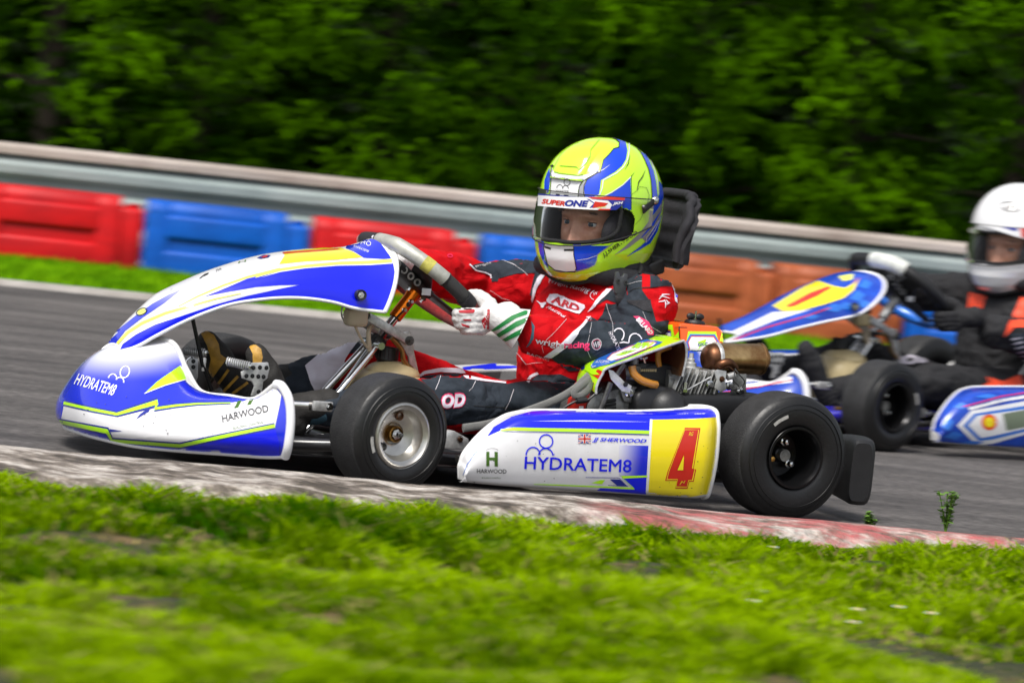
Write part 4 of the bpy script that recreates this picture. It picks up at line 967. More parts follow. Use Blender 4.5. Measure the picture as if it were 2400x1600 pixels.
def chassis(kart, style):
    b = MB(); m = mat('chassis_black', (.012, .012, .014), .3, coat=.3) if style == 'a' else mat('chassis_blue', (.02, .015, .35), .3, coat=.5)
    for s_ in (-1, 1):
        b.tube([V(1.28, .14 * s_, .07), V(1.1, .17 * s_, .07), V(.98, .24 * s_, .07), V(.8, .30 * s_, .065), V(.45, .26 * s_, .06), V(.2, .27 * s_, .06), V(-.12, .3 * s_, .065)], .014, m, 16, smooth=40)
        b.tube([V(1.0, .2 * s_, .075), V(.97, .36 * s_, .095)], .018, m, 16)
        b.tube([V(.70, .26 * s_, .06), V(.70, .46 * s_, .09), V(.66, .5 * s_, .1), V(.35, .5 * s_, .1), V(.3, .46 * s_, .09), V(.3, .26 * s_, .06)], .009, 'blackp', 12, smooth=40)
    for x in (1.24, .9, .3, -.05): b.tube([V(x, -.26 if x < 1 else -.14, .066), V(x, .26 if x < 1 else .14, .066)], .014, m, 16)
    b.tube([V(1.2, .15, .07), V(1.14, .3, .075), V(.99, .4, .09)], .014, m, 14, smooth=12)
    obj('chassis_frame', b, kart, 50)
    b = MB(); b.prism([(1.26, -.14, .045), (1.26, .14, .045), (1.0, .17, .045), (.88, .26, .045), (.5, .26, .045), (.5, -.26, .045), (.88, -.26, .045), (1.0, -.17, .045)], (0, 0, -.004), 'blackp', .001)
    b.prism([(1.25, .14, .05), (1.25, .148, .05), (.9, .275, .05), (.9, .265, .05)], (0, 0, .03), 'blackp', .001)
    obj('floor_tray', b, kart)
    b = MB()
    for s_ in (-1, 1):
        b.tube([V(.97, .36 * s_, .10), V(.955, .44 * s_, .13)], .012, 'steel', 14); b.box((.97, .37 * s_, .12), (.035, .02, .09), 'alu' if s_ > 0 else 'blackm', .004)
        p0, p1, p2 = k1(*Z2(165, 1165), y=.25) if s_ > 0 else V(1.03, -.3, .13), k1(*Z2(330, 1175), y=.27) if s_ > 0 else V(.98, -.34, .13), k1(*Z2(460, 1180), y=.30) if s_ > 0 else V(.95, -.36, .13)
        b.tube([p0, p1], .0085, 'chrome', 14); b.tube([p1, p1 + (p2 - p1) * .2], .0105, 'steel', 14)
        b.box(tuple((p1 + p2) / 2 + V(0, .01, 0)), (abs(p1.x - p2.x) + .01, .012, .022), 'alu', .003); b.lathe([(.0005, .006), (.006, .006), (.0065, 0), (.0085, 0), (.0085, -.004)], p2 + V(.012, .02, 0), (0, 1, 0), 'chrome', 6)
        b.tube([V(.93, .34 * s_, .12), V(.84, .2 * s_, .1), V(.88, .02, .1)], .006, 'chrome', 12)
        b.box((.99, .33 * s_, .09), (.03, .06, .03), 'brk', .003)
    obj('stub_axle', b, kart, 40)
    b = MB()
    p = [k1(x, y, y=.36) for x, y in ZZ(Z2, [(1165, 1335), (1215, 1330), (1250, 1350), (1305, 1380), (1308, 1450), (1150, 1440), (1155, 1380)])]
    b.prism(p, (0, -.03, 0), 'alu', .003); b.lathe([(.0005, .006), (.005, .006), (.006, 0), (.009, 0)], k1(*Z2(1248, 1382), y=.36), (0, 1, 0), 'rust', 12); b.tube([k1(*Z2(1308, 1418), y=.35), k1(*Z2(1345, 1420), y=.35)], .006, 'chrome', 10)
    b.tube([k1(*Z2(1230, 1500), y=.36), k1(*Z2(1330, 1500), y=.36)], .009, 'steel', 12); obj('brake_caliper', b, kart)
    b = MB(); b.tube([V(0, -.47, .14), V(0, .47, .14)], .0125, 'steel', 20); obj('rear_axle', b, kart)
    # rear bumper: fat moulded bar
    rows = []
    for y, x, zc, hx, hz in ((-.53, -.16, .13, .02, .05), (-.52, -.20, .125, .03, .066), (-.44, -.235, .12, .033, .073), (-.3, -.245, .12, .035, .06), (0, -.25, .12, .035, .055), (.3, -.245, .12, .035, .06), (.44, -.24, .118, .033, .074), (.515, -.225, .115, .033, .076), (.535, -.213, .115, .026, .066)):
        rows.append([V(x + .022 + hx * math.copysign(abs(math.cos(a)) ** .45, math.cos(a)), y, zc + hz * math.copysign(abs(math.sin(a)) ** .45, math.sin(a))) for a in [2 * math.pi * j / 28 for j in range(29)]])
    b = MB(); b.grid([crv([rows[i][j] for i in range(len(rows))], 60) for j in range(29)], 'blackp'); b.add(rows[-1][:-1], [list(range(28))], 'blackp'); b.add(rows[0][:-1], [list(range(28))[::-1]], 'blackp')
    for s_ in (-1, 1): b.tube([V(-.2, .3 * s_, .1), V(-.1, .3 * s_, .066)], .012, 'blackp', 12)
    obj('rear_bumper', b, kart, 50)
    # seat shell
    S = []
    for t, (x, z, w_, d) in enumerate([(.52, .08, .11, .01), (.46, .055, .14, .03), (.38, .045, .155, .08), (.28, .05, .165, .12), (.19, .09, .165, .12), (.13, .17, .16, .09), (.10, .25, .145, .05), (.085, .31, .12, .02)]):
        r_ = []
        up = V(.0, 0, 1) if t < 4 else V(.75, 0, .3); 
        for j in range(17):
            a = -1 + j / 8; c_ = abs(a) ** 3; r_.append(V(x, 0, z) + V(0, w_ * math.copysign(min(1, abs(a) ** .8 * 1.0), a), 0) + up * d * c_ * 1.15)
        S.append(r_)
    b = MB(); b.grid(resample(S, 40, 33), 'blackp', .005); Gs = resample(S, 40, 33)
    for q in (0, -1): b.tube([r_[q] for r_ in Gs], .005, 'edge', 8)
    obj('seat', b, kart, 60)
    # tank between the knees
    b = MB(); cx = k1(*Z2(800, 960), y=.0); b.box((cx.x - .0, .01, .145), (.16, .17, .17), 'cream', .05, seg=6)
    b.ell((cx.x - .01, .01, .222), (.062, .07, .03), 'cream'); tk = obj('fuel_tank', b, kart, 60)
    b = MB(); c = k1(*Z2(802, 868), y=.0); c.y = .0; b.lathe([(.0005, .03), (.022, .03), (.025, .027), (.0255, .0), (.022, -.004), (.02, -.012)], c - V(0, 0, .01), (-.08, 0, 1), 'blackp', 40)
    for k in range(20): a = 2 * math.pi * k / 20; b.box((c.x + .0255 * math.cos(a), c.y + .0255 * math.sin(a), c.z + .005), (.002, .002, .024), 'blackp', 0)
    obj('tank_cap', b, tk)
    return

def pedals(kart):
    for s_, (br, sp, y0) in enumerate((([(1195, 915), (1330, 912), (1338, 950), (1325, 1010), (1300, 1030), (1290, 1110), (1225, 1118), (1245, 1060), (1230, 1030), (1170, 1010), (1165, 970), (1195, 950)], ((1075, 905), (1215, 935)), .24), ([(835, 880), (900, 890), (900, 1000), (870, 1080), (840, 1060), (830, 960)], ((820, 840), (945, 855)), .02))):
        b = MB(); pts = [k1(*Z1(x, y), y=y0) for x, y in br]; b.prism(pts, (0, -.006, 0), 'alu', .0015)
        for x, y in ([(1238, 945), (1278, 943), (1318, 945), (1195, 995), (1232, 995), (1268, 998), (1300, 1000), (1270, 1092)] if s_ == 0 else [(870, 905), (870, 940)]):
            b.lathe([(.0005, .0006), (.0042, .0006), (.005, .0004)], k1(*Z1(x, y), y=y0), (0, 1, 0), 'black', 16)
        a, c = k1(*Z1(*sp[0]), y=y0 - .03), k1(*Z1(*sp[1]), y=y0 + .005); d = (c - a).normalized(); L = (c - a).length; u = d.orthogonal().normalized(); w_ = d.cross(u)
        b.tube([a, c], .006, 'steel', 12); b.tube([a + d * (L * i / 160) + (u * math.cos(i * .42) + w_ * math.sin(i * .42)) * .0085 for i in range(161)], .0018, 'alu', 6)
        b.lathe([(.0005, .006), (.006, .005), (.0062, 0)], c, (0, 1, 0), 'chrome', 6)
        obj('pedal', b, kart, 30)
    b = MB(); b.tube([k1(*Z1(865, 640), y=.08), k1(*Z1(925, 920), y=.08), k1(*Z1(985, 1085), y=.08)], .0045, 'blackm', 12); b.box(tuple(k1(*Z1(935, 925), y=.08)), (.008, .008, .03), 'alu', .002)
    b.ring if 0 else None
    c = k1(*Z1(850, 965), y=.06); b.tube([c + V(math.cos(t) * .016, 0, math.sin(t) * .03) for t in np.linspace(-1.6, 1.8, 20)], .0025, 'chrome', 8)
    obj('fairing_stay', b, kart, 40)

def engine(kart):
    y0 = .35
    def q(x, y, yy=y0): return k1(*Z6(x, y), y=yy)
    # crankcase and clutch side
    b = MB()
    b.prism([q(430, 860), (q(560, 830)), q(760, 800), q(860, 880), q(860, 1100), q(270, 1100), q(300, 960), q(360, 880)], (0, -.13, 0), 'cast', .01)
    b.prism([q(600, 830, .360), q(730, 800, .360), q(760, 900, .360), q(720, 960, .360), q(640, 950, .360)], (0, -.01, 0), 'cast', .004)
    b.lathe([(.0005, .012), (.006, .012), (.0065, .004), (.011, .003), (.011, 0)], q(680, 866, .362), (0, 1, 0), 'chrome', 6)
    b.lathe([(.0005, .008), (.005, .008), (.0055, 0), (.009, 0)], q(585, 1048, .362), (0, 1, 0), 'steel', 6)
    for k in range(5): b.tube([q(460 + 4 * k, 940 + 32 * k, .354), q(560, 930 + 34 * k, .354)], .0035, 'blackp', 8)
    b.prism([q(280, 900, .340), q(430, 850, .340), q(420, 1100, .340), q(260, 1100, .340)], (0, -.01, 0), 'alu', .006)
    eng = obj('engine', b, kart, 35)
    b = MB()          # clutch drum cover: dark dome with a collar
    c = q(1005, 1010, .360); b.lathe([(.0005, .05), (.02, .047), (.036, .036), (.046, .02), (.05, .0), (.05, -.02)], c, (.1, 1, .05), 'blackp', 48)
    c = q(880, 1010, .350); b.lathe([(.03, .03), (.047, .022), (.06, .0), (.062, -.04)], c, (.1, 1, .05), 'blackp', 48)
    b.prism([q(740, 900, .380), q(820, 820, .380), q(1000, 800, .380), q(1180, 880, .380), q(1900, 880, .380), q(2000, 900, .380), q(2000, 1150, .380), q(760, 1150, .380)], (0, -.07, 0), 'blackp', .012)
    obj('chain_guard', b, eng, 40)
    b = MB()          # finned barrel, leaning forward
    a0, a1 = q(1020, 830, .320), q(1400, 690, .320); a1 = V(a0.x - .1, a0.y, a0.z + .02)
    ax = (q(1390, 800) - q(1120, 700)).normalized()
    p0 = q(1010, 760, .310); p1 = q(1385, 790, .310); d = (p1 - p0); L = d.length; d.normalize(); R_ = Matrix.Rotation(-.32, 3, 'Y')
    b.tube([p0 - d * .01, p1], .034, 'cast', 24, flat=1.1)
    for k in range(11):
        c = p0 + d * (L * (k + .3) / 10.5); b.box((c.x, c.y, c.z - .004 + .004 * math.sin(k)), (.0026, .105, .085 - .0012 * abs(k - 5)), 'cast' if k % 2 else 'alu', .001, R_)
    b.box(tuple(p1 + V(-.008, .0, .002)), (.018, .085, .07), 'cast', .006, R_)
    b.lathe([(.0005, .03), (.005, .03), (.006, .018), (.009, .017), (.009, .01), (.014, .008), (.014, 0), (.022, -.002), (.022, -.012)], q(1245, 620, .320), (0, 0, 1), 'alu', 24)
    obj('cylinder', b, eng, 30)
    b = MB()          # exhaust can
    c0, c1 = q(1368, 545, .330), q(1915, 555, .330); d = (c1 - c0); L = d.length; r0 = .0355
    prf = [(.0005, 0), (.018, .001), (.026, .006), (.032, .014), (r0 - .001, .026), (r0 + .002, .029), (r0 + .002, .034), (r0, .036), (r0, L - .012), (r0 + .0015, L - .011), (r0 + .0015, L - .006), (r0 - .004, L - .002), (r0 - .008, L), (.021, L + .001), (.019, L + .009), (.006, L + .01), (.005, L - .01)]
    b.lathe(prf[:5], c0, d, 'rust', 48); b.lathe(prf[4:8], c0, d, 'alu', 48); b.lathe(prf[7:], c0, d, 'bronze', 48)
    ex = obj('exhaust_silencer', b, kart, 40)
    b = MB(); b.tube([q(1320, 800, .320), q(1420, 800, .325), q(1470, 720, .335), q(1480, 640, .350), q(1530, 605, .365), q(1600, 590, .368), q(1650, 640, .360)], .011, 'rust', 14, smooth=24)
    b.prism([q(1465, 665, .375), q(1500, 650, .375), q(1580, 665, .375), q(1572, 770, .375), q(1580, 835, .375), q(1530, 860, .375), q(1470, 820, .375), q(1490, 750, .375)], (0, -.004, 0), 'alu', .0012)
    b.lathe([(.0005, .005), (.004, .005), (.0045, .001), (.0075, 0)], q(1538, 738, .376), (0, 1, 0), 'rust', 6)
    b.prism([q(1640, 690, .360), q(1765, 690, .360), q(1760, 860, .360), q(1620, 860, .360), q(1640, 760, .360)], (0, -.004, 0), 'cast', .001)
    for x, y in ((1425, 785), (1700, 850), (1605, 800)): b.lathe([(.0005, .012), (.0055, .012), (.006, .003), (.01, .002), (.01, -.004)], q(x, y, .368), (0, 1, 0), 'chrome', 6)
    b.lathe([(.0005, .022), (.005, .022), (.0055, .008), (.009, .007), (.009, 0)], q(1725, 870, .350), (0, 0, 1), 'steel', 6); b.lathe([(.0005, .022), (.005, .022), (.0055, .008), (.009, .007), (.009, 0)], q(1190, 855, .370), (0, 0, 1), 'chrome', 6)
    b.tube([q(1585, 720, .370), q(1650, 700, .370)], .0085, 'alu', 12); b.tube([q(1655, 640, .380), q(1700, 700, .385), q(1745, 760, .380), q(1720, 810, .375), q(1690, 830, .375)], .0014, 'steel', 6, smooth=20); b.tube([q(1650, 660, .380), q(1655, 760, .385), q(1690, 800, .380), q(1650, 830, .380), q(1600, 820, .380)], .0014, 'steel', 6, smooth=20)
    b.tube([q(1215, 838, .375), q(1435, 718, .375)], .0018, 'alu', 8)
    obj('exhaust_manifold', b, ex, 35)
    # air box with printed cover
    b = MB(); x0, x1 = q(1160, 480, .300).x, q(1570, 480, .300).x; zt = q(1300, 232, .250).z; zb = q(1300, 482, .300).z
    bm_ = MB(); b.prism([V(x0, .30, zb), V(x1, .30, zb), V(x1 + .004, .285, zt - .008), V(x1 + .01, .27, zt), V(x0 - .004, .27, zt), V(x0, .288, zt - .008)], (0, -.13, 0), 'orange', .005)
    b.prep(); Pz = lambda *a, **k: b.poly(*a, Z=Z6, **k)
    Pz([(1200, 475), (1205, 420), (1225, 300), (1480, 302), (1520, 475)], 'fluo'); Pz([(1230, 478), (1205, 400), (1240, 325), (1470, 328), (1510, 400), (1520, 478)], 'sky', off=.0012)
    Pz([(1235, 470), (1222, 400), (1250, 342), (1460, 345), (1490, 400), (1495, 470)], 'sticker', off=.0015); b.line([(1238, 472), (1222, 400), (1252, 345), (1458, 348), (1490, 400), (1500, 472)], 8, 'red', Z=Z6, off=.0018)
    Pz([(1315, 470), (1330, 430), (1310, 400), (1390, 372), (1380, 405), (1395, 420), (1340, 440)], 'fluo', off=.0020); b.text('GKC', 'navy', (1310, 438), (1400, 432), (1312, 408), Z=Z6, off=.0023, bold=.03)
    Pz([(1100, 350), (1150, 290), (1150, 470), (1110, 420)], 'fluo'); Pz([(985, 290), (1080, 300), (1090, 360), (980, 340)], 'navy'); Pz([(1000, 305), (1068, 315), (1072, 345), (990, 330)], 'sticker', off=.0014)
    Pz([(1000, 240), (1085, 240), (1105, 350), (1075, 350), (1070, 285), (985, 275)], 'fluo', off=.0011); b.line([(1110, 265), (1150, 262), (1215, 265)], 5, 'black', Z=Z6, off=.002); b.line([(1148, 262), (1152, 340), (1156, 420)], 7, 'black', Z=Z6, off=.002)
    Pz([(1515, 390), (1535, 310), (1570, 380), (1570, 400)], 'fluo')
    ab = obj('air_box', b, kart, 30)
    b = MB(); c = q(1285, 232, .240); b.lathe([(.024, -.006), (.024, .004), (.02, .009), (.012, .010), (.0005, .011)], c, (0, 0, 1), 'blackp', 40)
    for s_ in (-1, 1): b.ell(tuple(c + V(.012 * s_, 0, .017)), (.011, .006, .008), 'blackp', u=16, v=10)
    b.tube([c, c + V(0, 0, .03)], .0025, 'chrome', 10); obj('wing_nut', b, ab)
    # bright folded cover over the carburettor
    b = MB(); top = [(262, 600), (300, 575), (500, 485), (650, 425), (790, 372), (920, 332)]; low = [(440, 690), (475, 640), (650, 572), (850, 500), (1030, 438), (1185, 385)]
    A = crv([q(x, y, .230) for x, y in top], 24); B = crv([q(x, y, .390) for x, y in low], 24); G = [[a_.lerp(b_, j / 16) + V(0, 0, .004 * math.sin(math.pi * j / 16)) for j in range(17)] for a_, b_ in zip(A, B)]
    # front curl
    fr_ = []
    for k in range(1, 7):
        t = k / 6; fr_.insert(0, [p + V(.012 * math.sin(t * 2), 0, -.045 * t) for p in G[0]])
    G2 = fr_ + G
    b.grid(G2, 'fluo', .0015, 'alu'); b.prep(); Pz = lambda *a, **k: b.poly(*a, Z=Z6, **k)
    Pz([(500, 480), (640, 425), (790, 372), (640, 440), (520, 500)], 'orange'); Pz([(1185, 385), (1060, 365), (1160, 370)], 'orange'); Pz([(520, 615), (800, 510), (1130, 395), (1180, 388), (1000, 455), (700, 560), (520, 630)], 'orange', off=.0012)
    Pz([(335, 620), (370, 570), (480, 505), (840, 375), (995, 400), (960, 420), (700, 530), (520, 600), (350, 640)], 'sky', off=.0014); Pz([(480, 560), (530, 510), (700, 440), (860, 400), (940, 410), (900, 440), (700, 520), (520, 578)], 'sticker', off=.0018)
    b.line([(480, 560), (530, 510), (700, 440), (860, 400), (940, 410)], 6, 'red', Z=Z6, off=.0021); b.line([(560, 572), (700, 522), (900, 442)], 6, 'red', Z=Z6, off=.0021)
    b.text('RPM', 'fluo', (700, 462), (880, 458), (745, 410), Z=Z6, off=.0024, bold=.07, shear=.3); b.text('RPM', 'black', (718, 462), (872, 456), (760, 414), Z=Z6, off=.0020, bold=.0, shear=.3); Pz([(565, 525), (650, 490), (760, 475), (700, 500), (640, 520), (600, 530)], 'fluo', off=.0024); b.text('GKC', 'black', (620, 512), (700, 500), (630, 492), Z=Z6, off=.0027)
    b.text('ATOMIC', 'sticker', (370, 598), (505, 596), (385, 572), Z=Z6, off=.0022); b.line([(345, 605), (352, 632), (385, 618)], 6, 'sticker', Z=Z6, off=.002)
    Pz([(230, 610), (240, 590), (275, 590), (280, 640), (250, 660)], 'navy', off=.0014); Pz([(350, 700), (400, 650), (440, 665), (465, 745), (400, 735)], 'red', off=.0014); Pz([(270, 650), (345, 640), (420, 700), (350, 700)], 'fluo', off=.0018)
    e1 = [r_[-1] for r_ in G2]; b.tube(e1, .003, 'alu', 8)
    # upright leg of the fold
    Dn = crv([B[-1], B[-1] + V(-.008, 0, -.012), B[-1] + V(-.012, 0, -.04), B[-1] + V(-.007, 0, -.08)], 14)
    b.grid([[p + V(0, -.13 * j / 10, 0) for j in range(11)] for p in Dn], mat('smoked_amber_panel', (.06, .028, .012), .25, coat=.5), .0015, 'alu'); b.tube(Dn, .003, 'alu', 8, up=(0, 1, 0))
    obj('engine_cover', b, kart, 35)
    b = MB(); b.prism([q(495, 650, .385), q(540, 660, .385), q(640, 760, .385), q(710, 800, .385), q(690, 870, .385), q(620, 850, .385), q(520, 740, .385)], (0, -.004, 0), 'alu', .001)
    b.tube([q(515, 770, .380), q(400, 1080, .380)], .007, 'steel', 12, flat=.6); b.tube([q(640, 600, .380), q(570, 700, .380)], .006, 'steel', 12, flat=.5); b.lathe([(.0005, .002), (.005, .002), (.006, 0)], q(652, 785, .387), (0, 1, 0), 'black', 12)
    obj('cover_bracket', b, kart, 30); b = MB(); b.tube([q(815, 540, .350), q(830, 590, .350)], .003, 'chrome', 8); b.prism([q(780, 540, .350), q(860, 535, .350), q(850, 555, .350), q(790, 560, .350)], (0, -.004, 0), 'alu', .001)
    obj('cover_bracket', b, kart)
    b = MB(); b.tube([q(710, 620, .370), q(730, 690, .375), q(800, 750, .380), q(880, 780, .380), q(930, 790, .375)], .009, 'amber', 14, smooth=24); obj('fuel_hose', b, kart); b = MB(); b.tube([q(1060, 440, .330), q(960, 480, .330), q(950, 560, .330), q(960, 620, .330)], .007, 'amber', 12, smooth=20)
    obj('fuel_hose', b, kart)
    b = MB()
    c = q(700, 700, .320); b.tube([q(600, 700, .310), q(720, 690, .310)], .03, 'steel', 20); b.lathe([(.016, 0), (.016, .03), (.01, .035), (.01, .05)], q(715, 740, .330), (0, 0, 1), 'cast', 20); b.box(tuple(q(850, 720, .290)), (.1, .08, .07), 'blackp', .01)
    b.tube([q(770, 660, .320), q(850, 640, .320), q(940, 630, .320)], .012, 'blackp', 14); 
    for k in range(10): b.tube([q(775 + 17 * k, 645, .335), q(775 + 17 * k, 668, .335)], .002, 'cream', 6)
    obj('carburettor', b, eng, 40)
    # red tank tap side and black ignition lead
    b = MB(); b.prism([q(230, 780, .350), q(345, 730, .350), q(330, 900, .350), q(260, 1090, .350), q(150, 1090, .350), q(170, 930, .350)], (0, -.03, 0), 'red', .006)
    b.tube([q(330, 760, .365), q(300, 840, .365), q(215, 890, .365), q(180, 860, .365), q(240, 800, .365), q(330, 735, .365)], .009, 'strap', 10, smooth=30, flat=.4)
    b.text if 0 else None
    b.prism([q(225, 985, .352), q(262, 985, .352), q(250, 1080, .352), q(215, 1080, .352)], (0, .002, 0), 'sticker', .0)
    b.tube([q(40, 1070, .360), q(90, 1000, .365), q(200, 940, .370), q(300, 930, .370), q(430, 820, .370)], .0028, 'blackp', 8, smooth=30); b.tube([q(200, 938, .370), q(290, 928, .370)], .007, 'blackp', 12)
    obj('recoil_guard', b, kart)
    b = MB(); pts = crv([k1(1085, 1003, y=.33), k1(1150, 992, y=.33), k1(1230, 965, y=.33), k1(1300, 938, y=.35), k1(1345, 912, y=.35), k1(1380, 880, y=.34)], 40)
    b.tube(pts, .0095, 'strap', 14, flat=.5); obj('braided_hose', b, kart)

# numbered kart in front
kart1 = thing('racing_kart', 'white, blue and yellow racing kart number 4 in the foreground beside the kerb', 'kart', F1, (0, 0, 0), 'racing karts on the track')
nose(kart1, F1, 'a'); fairing(kart1, F1, 'a'); pod(kart1, F1, 'a', 1); pod(kart1, F1, 'a', -1); steering(kart1, 'a'); chassis(kart1, 'a'); pedals(kart1); engine(kart1)
wheel(kart1, 'front_wheel', 'near front wheel with polished silver rim', (.96, .458, .127), .127, .112, 'mag', R(10), 1, 15)
wheel(kart1, 'front_wheel', 'far front wheel behind the boots', (.96, -.45, .127), .127, .112, 'mag', R(10), -1, 60)
wheel(kart1, 'rear_wheel', 'near rear wheel with black rim', (0, .498, .14), .14, .13, 'black', 0, 1, -58)
wheel(kart1, 'rear_wheel', 'far rear wheel', (0, -.498, .14), .14, .13, 'black', 0, -1)

kart2 = thing('racing_kart', 'blue racing kart with yellow number panel following behind at the right', 'kart', F2, (0, 0, 0), 'racing karts on the track')
SHIFT[0] = V(.05, 0, -.008); nose(kart2, F2, 'b'); SHIFT[0] = V(0, 0, 0); fairing(kart2, F2, 'b'); pod(kart2, F2, 'b', 1); pod(kart2, F2, 'b', -1); SHIFT[0] = V(-.14, 0, 0); steering(kart2, 'b'); SHIFT[0] = V(0, 0, 0); chassis(kart2, 'b'); pedals(kart2)
wheel(kart2, 'front_wheel', 'near front wheel with black rim', (.96, .458, .127), .127, .112, 'black', R(8), 1, 200)
wheel(kart2, 'front_wheel', 'far front wheel', (.96, -.45, .127), .127, .112, 'black', R(8), -1)
wheel(kart2, 'rear_wheel', 'near rear wheel', (0, .498, .14), .14, .13, 'black', 0, 1)
wheel(kart2, 'rear_wheel', 'far rear wheel', (0, -.498, .14), .14, .13, 'black', 0, -1)
HC = k1(1407, 480, y=.02); HC2 = k2(2386, 549, y=.01) + V(.14, 0, .0)

# ------------------------------------------------------------------ the drivers
def cap(b, pts, rs, m='suitred', fy=1.0, n=20, sm=14):
    b.tube(pts, rs, m, n, smooth=sm, flat=fy); b.ell(pts[0], (rs[0],) * 3, m, u=16, v=10); b.ell(pts[-1], (rs[-1],) * 3, m, u=16, v=10)
def tabf(T, z): return lerpl(T, z)
HF = [(-.178, .10), (-.165, .132), (-.15, .150), (-.12, .163), (-.08, .165), (-.04, .158), (0, .148), (.2, .148)]
HBk = [(-.13, .115), (-.1, .132), (-.06, .148), (-.02, .155), (.2, .156)]
HW = [(-.178, .065), (-.165, .083), (-.14, .104), (-.1, .121), (-.05, .130), (0, .131), (.2, .131)]
def Hs(phi, z, off=0):
    """helmet shell: phi degrees from the front, z height"""
    k = max(0, 1 - max(0, (z - .0) / .156) ** 2.25) ** .5
    X = (tabf(HF, z) if abs(phi) < 90 else tabf(HBk, z)) * k + off; W = tabf(HW, z) * k + off; n_ = 2 / 2.25
    c, s_ = math.cos(R(phi)), math.sin(R(phi))
    return V(math.copysign(abs(c) ** n_, c) * X, math.copysign(abs(s_) ** n_, s_) * W, z + (off * .8 if z > .1 else 0))
zb = lambda ph: -.112 - .064 * (.5 + .5 * math.cos(R(ph))) ** 1.25
def helmet(p, fr, style, c, yaw, pitch, roll=0):
    T = Matrix.Translation(c) @ Matrix.Rotation(R(yaw), 4, 'Z') @ Matrix.Rotation(R(pitch), 4, 'Y') @ Matrix.Rotation(R(roll), 4, 'X')
    NP, NZ = 300, 200; b = MB(); inner = MB(); rows = []; ri = []
    for i in range(NZ + 1):
        t = i / NZ; r_ = []; q = []
        for j in range(NP):
            ph = -180 + 360 * j / NP; z = zb(ph) + (.1558 - zb(ph)) * (1 - (1 - t) ** 1.7); r_.append((Hs(ph, z), ph, z)); q.append(Hs(ph, min(z, .135), -.022))
        rows.append(r_); ri.append(q)
    vs = [x[0] for r_ in rows for x in r_]; fs = []
    for i in range(NZ):
        for j in range(NP):
            ph = -180 + 360 * (j + .5) / NP; z = (rows[i][j][2] + rows[i + 1][(j + 1) % NP][2]) / 2
            if (ph / 79) ** 4 + ((z + .034) / .045) ** 4 < 1: continue
            fs.append([i * NP + j, i * NP + (j + 1) % NP, (i + 1) * NP + (j + 1) % NP, (i + 1) * NP + j])
    hm = 'helmf' if style == 'a' else 'helmw'
    b.add(vs, fs, hm)
    if style == 'a':      # raised air duct on the brow
        for s_ in (-1, 1): pass
        D = []
        for i in range(14):
            t = i / 13; z = .062 + .08 * t; r_ = []
            for j in range(13):
                ph = (-21 + 42 * j / 12) * (1 + .9 * t * t); o_ = .010 * (1 - t) ** .6 * min(1, (6 - abs(j - 6)) / 1.6); r_.append(Hs(ph, z, o_))
            D.append(r_)
        b.grid(D, hm); b.grid([[Hs(-19 + 38 * j / 8, .062, .009 * (1 - k)) for j in range(9)] for k in range(2)], 'liner')
    b.tf(T); b.prep()
    if style == 'a':
        P_ = lambda *a, **k: b.poly(*a, Z=Z4, **k); L_ = lambda *a, **k: b.line(*a, Z=Z4, **k)
        P_([(740, 76), (800, 88), (840, 108), (876, 112), (892, 190), (880, 262), (846, 318), (790, 366), (700, 420), (672, 436), (664, 500), (655, 552), (600, 582), (540, 580), (528, 545), (532, 480), (556, 432), (640, 378), (664, 372), (680, 320), (692, 270), (740, 222), (778, 176), (820, 164), (824, 122), (790, 92)], 'helmb')
        L_([(745, 76), (792, 94), (824, 122), (820, 164), (778, 176), (740, 222), (692, 270), (680, 320), (664, 372), (640, 378), (556, 432), (532, 480), (528, 545), (540, 580)], 7, 'black', off=.0014)
        L_([(905, 130), (905, 190), (893, 262), (858, 326), (800, 378), (690, 436), (682, 500), (662, 556), (600, 586)], 9, 'helmw', off=.0014)
        L_([(640, 372), (690, 350), (745, 310)], [8, 5, 1], 'helmw', off=.0014)
        P_([(916, 420), (920, 562), (700, 590), (668, 588), (760, 540), (850, 480)], 'helmb'); P_([(668, 588), (920, 562), (920, 700), (905, 860), (880, 885), (840, 820), (860, 700), (840, 620), (800, 590)], 'helmb', off=.001, step=2)
        L_([(668, 584), (760, 538), (850, 478), (918, 412)], 8, 'helmw', off=.0014); L_([(922, 412), (922, 700), (908, 860)], 5, 'black', off=.0014)
        P_([(922, 112), (972, 140), (1020, 190), (1070, 262), (1110, 360), (1132, 460), (1142, 560), (1150, 600), (1092, 738), (1096, 560), (1086, 430), (1066, 340), (1032, 260), (1000, 200), (950, 140)], 'helmb')
        L_([(922, 114), (950, 142), (1000, 202), (1032, 262), (1066, 342), (1086, 432), (1096, 560), (1092, 738)], 5, 'black', off=.0014); L_([(980, 140), (1030, 196), (1080, 262), (1120, 360), (1142, 460), (1150, 560)], [4, 7, 5], 'helmw', off=.0014)
        P_([(1152, 440), (1176, 470), (1190, 500), (1190, 590), (1170, 640), (1100, 735), (1090, 742), (1130, 640), (1158, 540)], 'helmb')
        P_([(1186, 590), (1180, 680), (1150, 790), (1090, 900), (1045, 950), (1010, 916), (900, 1000), (780, 1062), (870, 990), (990, 880), (1100, 740), (1160, 650)], 'helmg'); P_([(1170, 690), (1110, 810), (1045, 880), (1000, 925), (1010, 905), (1080, 820), (1140, 730)], 'helmb', off=.0014)
        P_([(1176, 720), (1140, 860), (1080, 960), (1000, 1010), (880, 1075), (1000, 985), (1040, 950), (1080, 890), (1140, 790)], 'helmb', off=.0016); L_([(1165, 745), (1120, 850), (1070, 925), (1045, 955), (1050, 910), (1090, 860), (1150, 770)], 4, 'helmw', off=.0018)
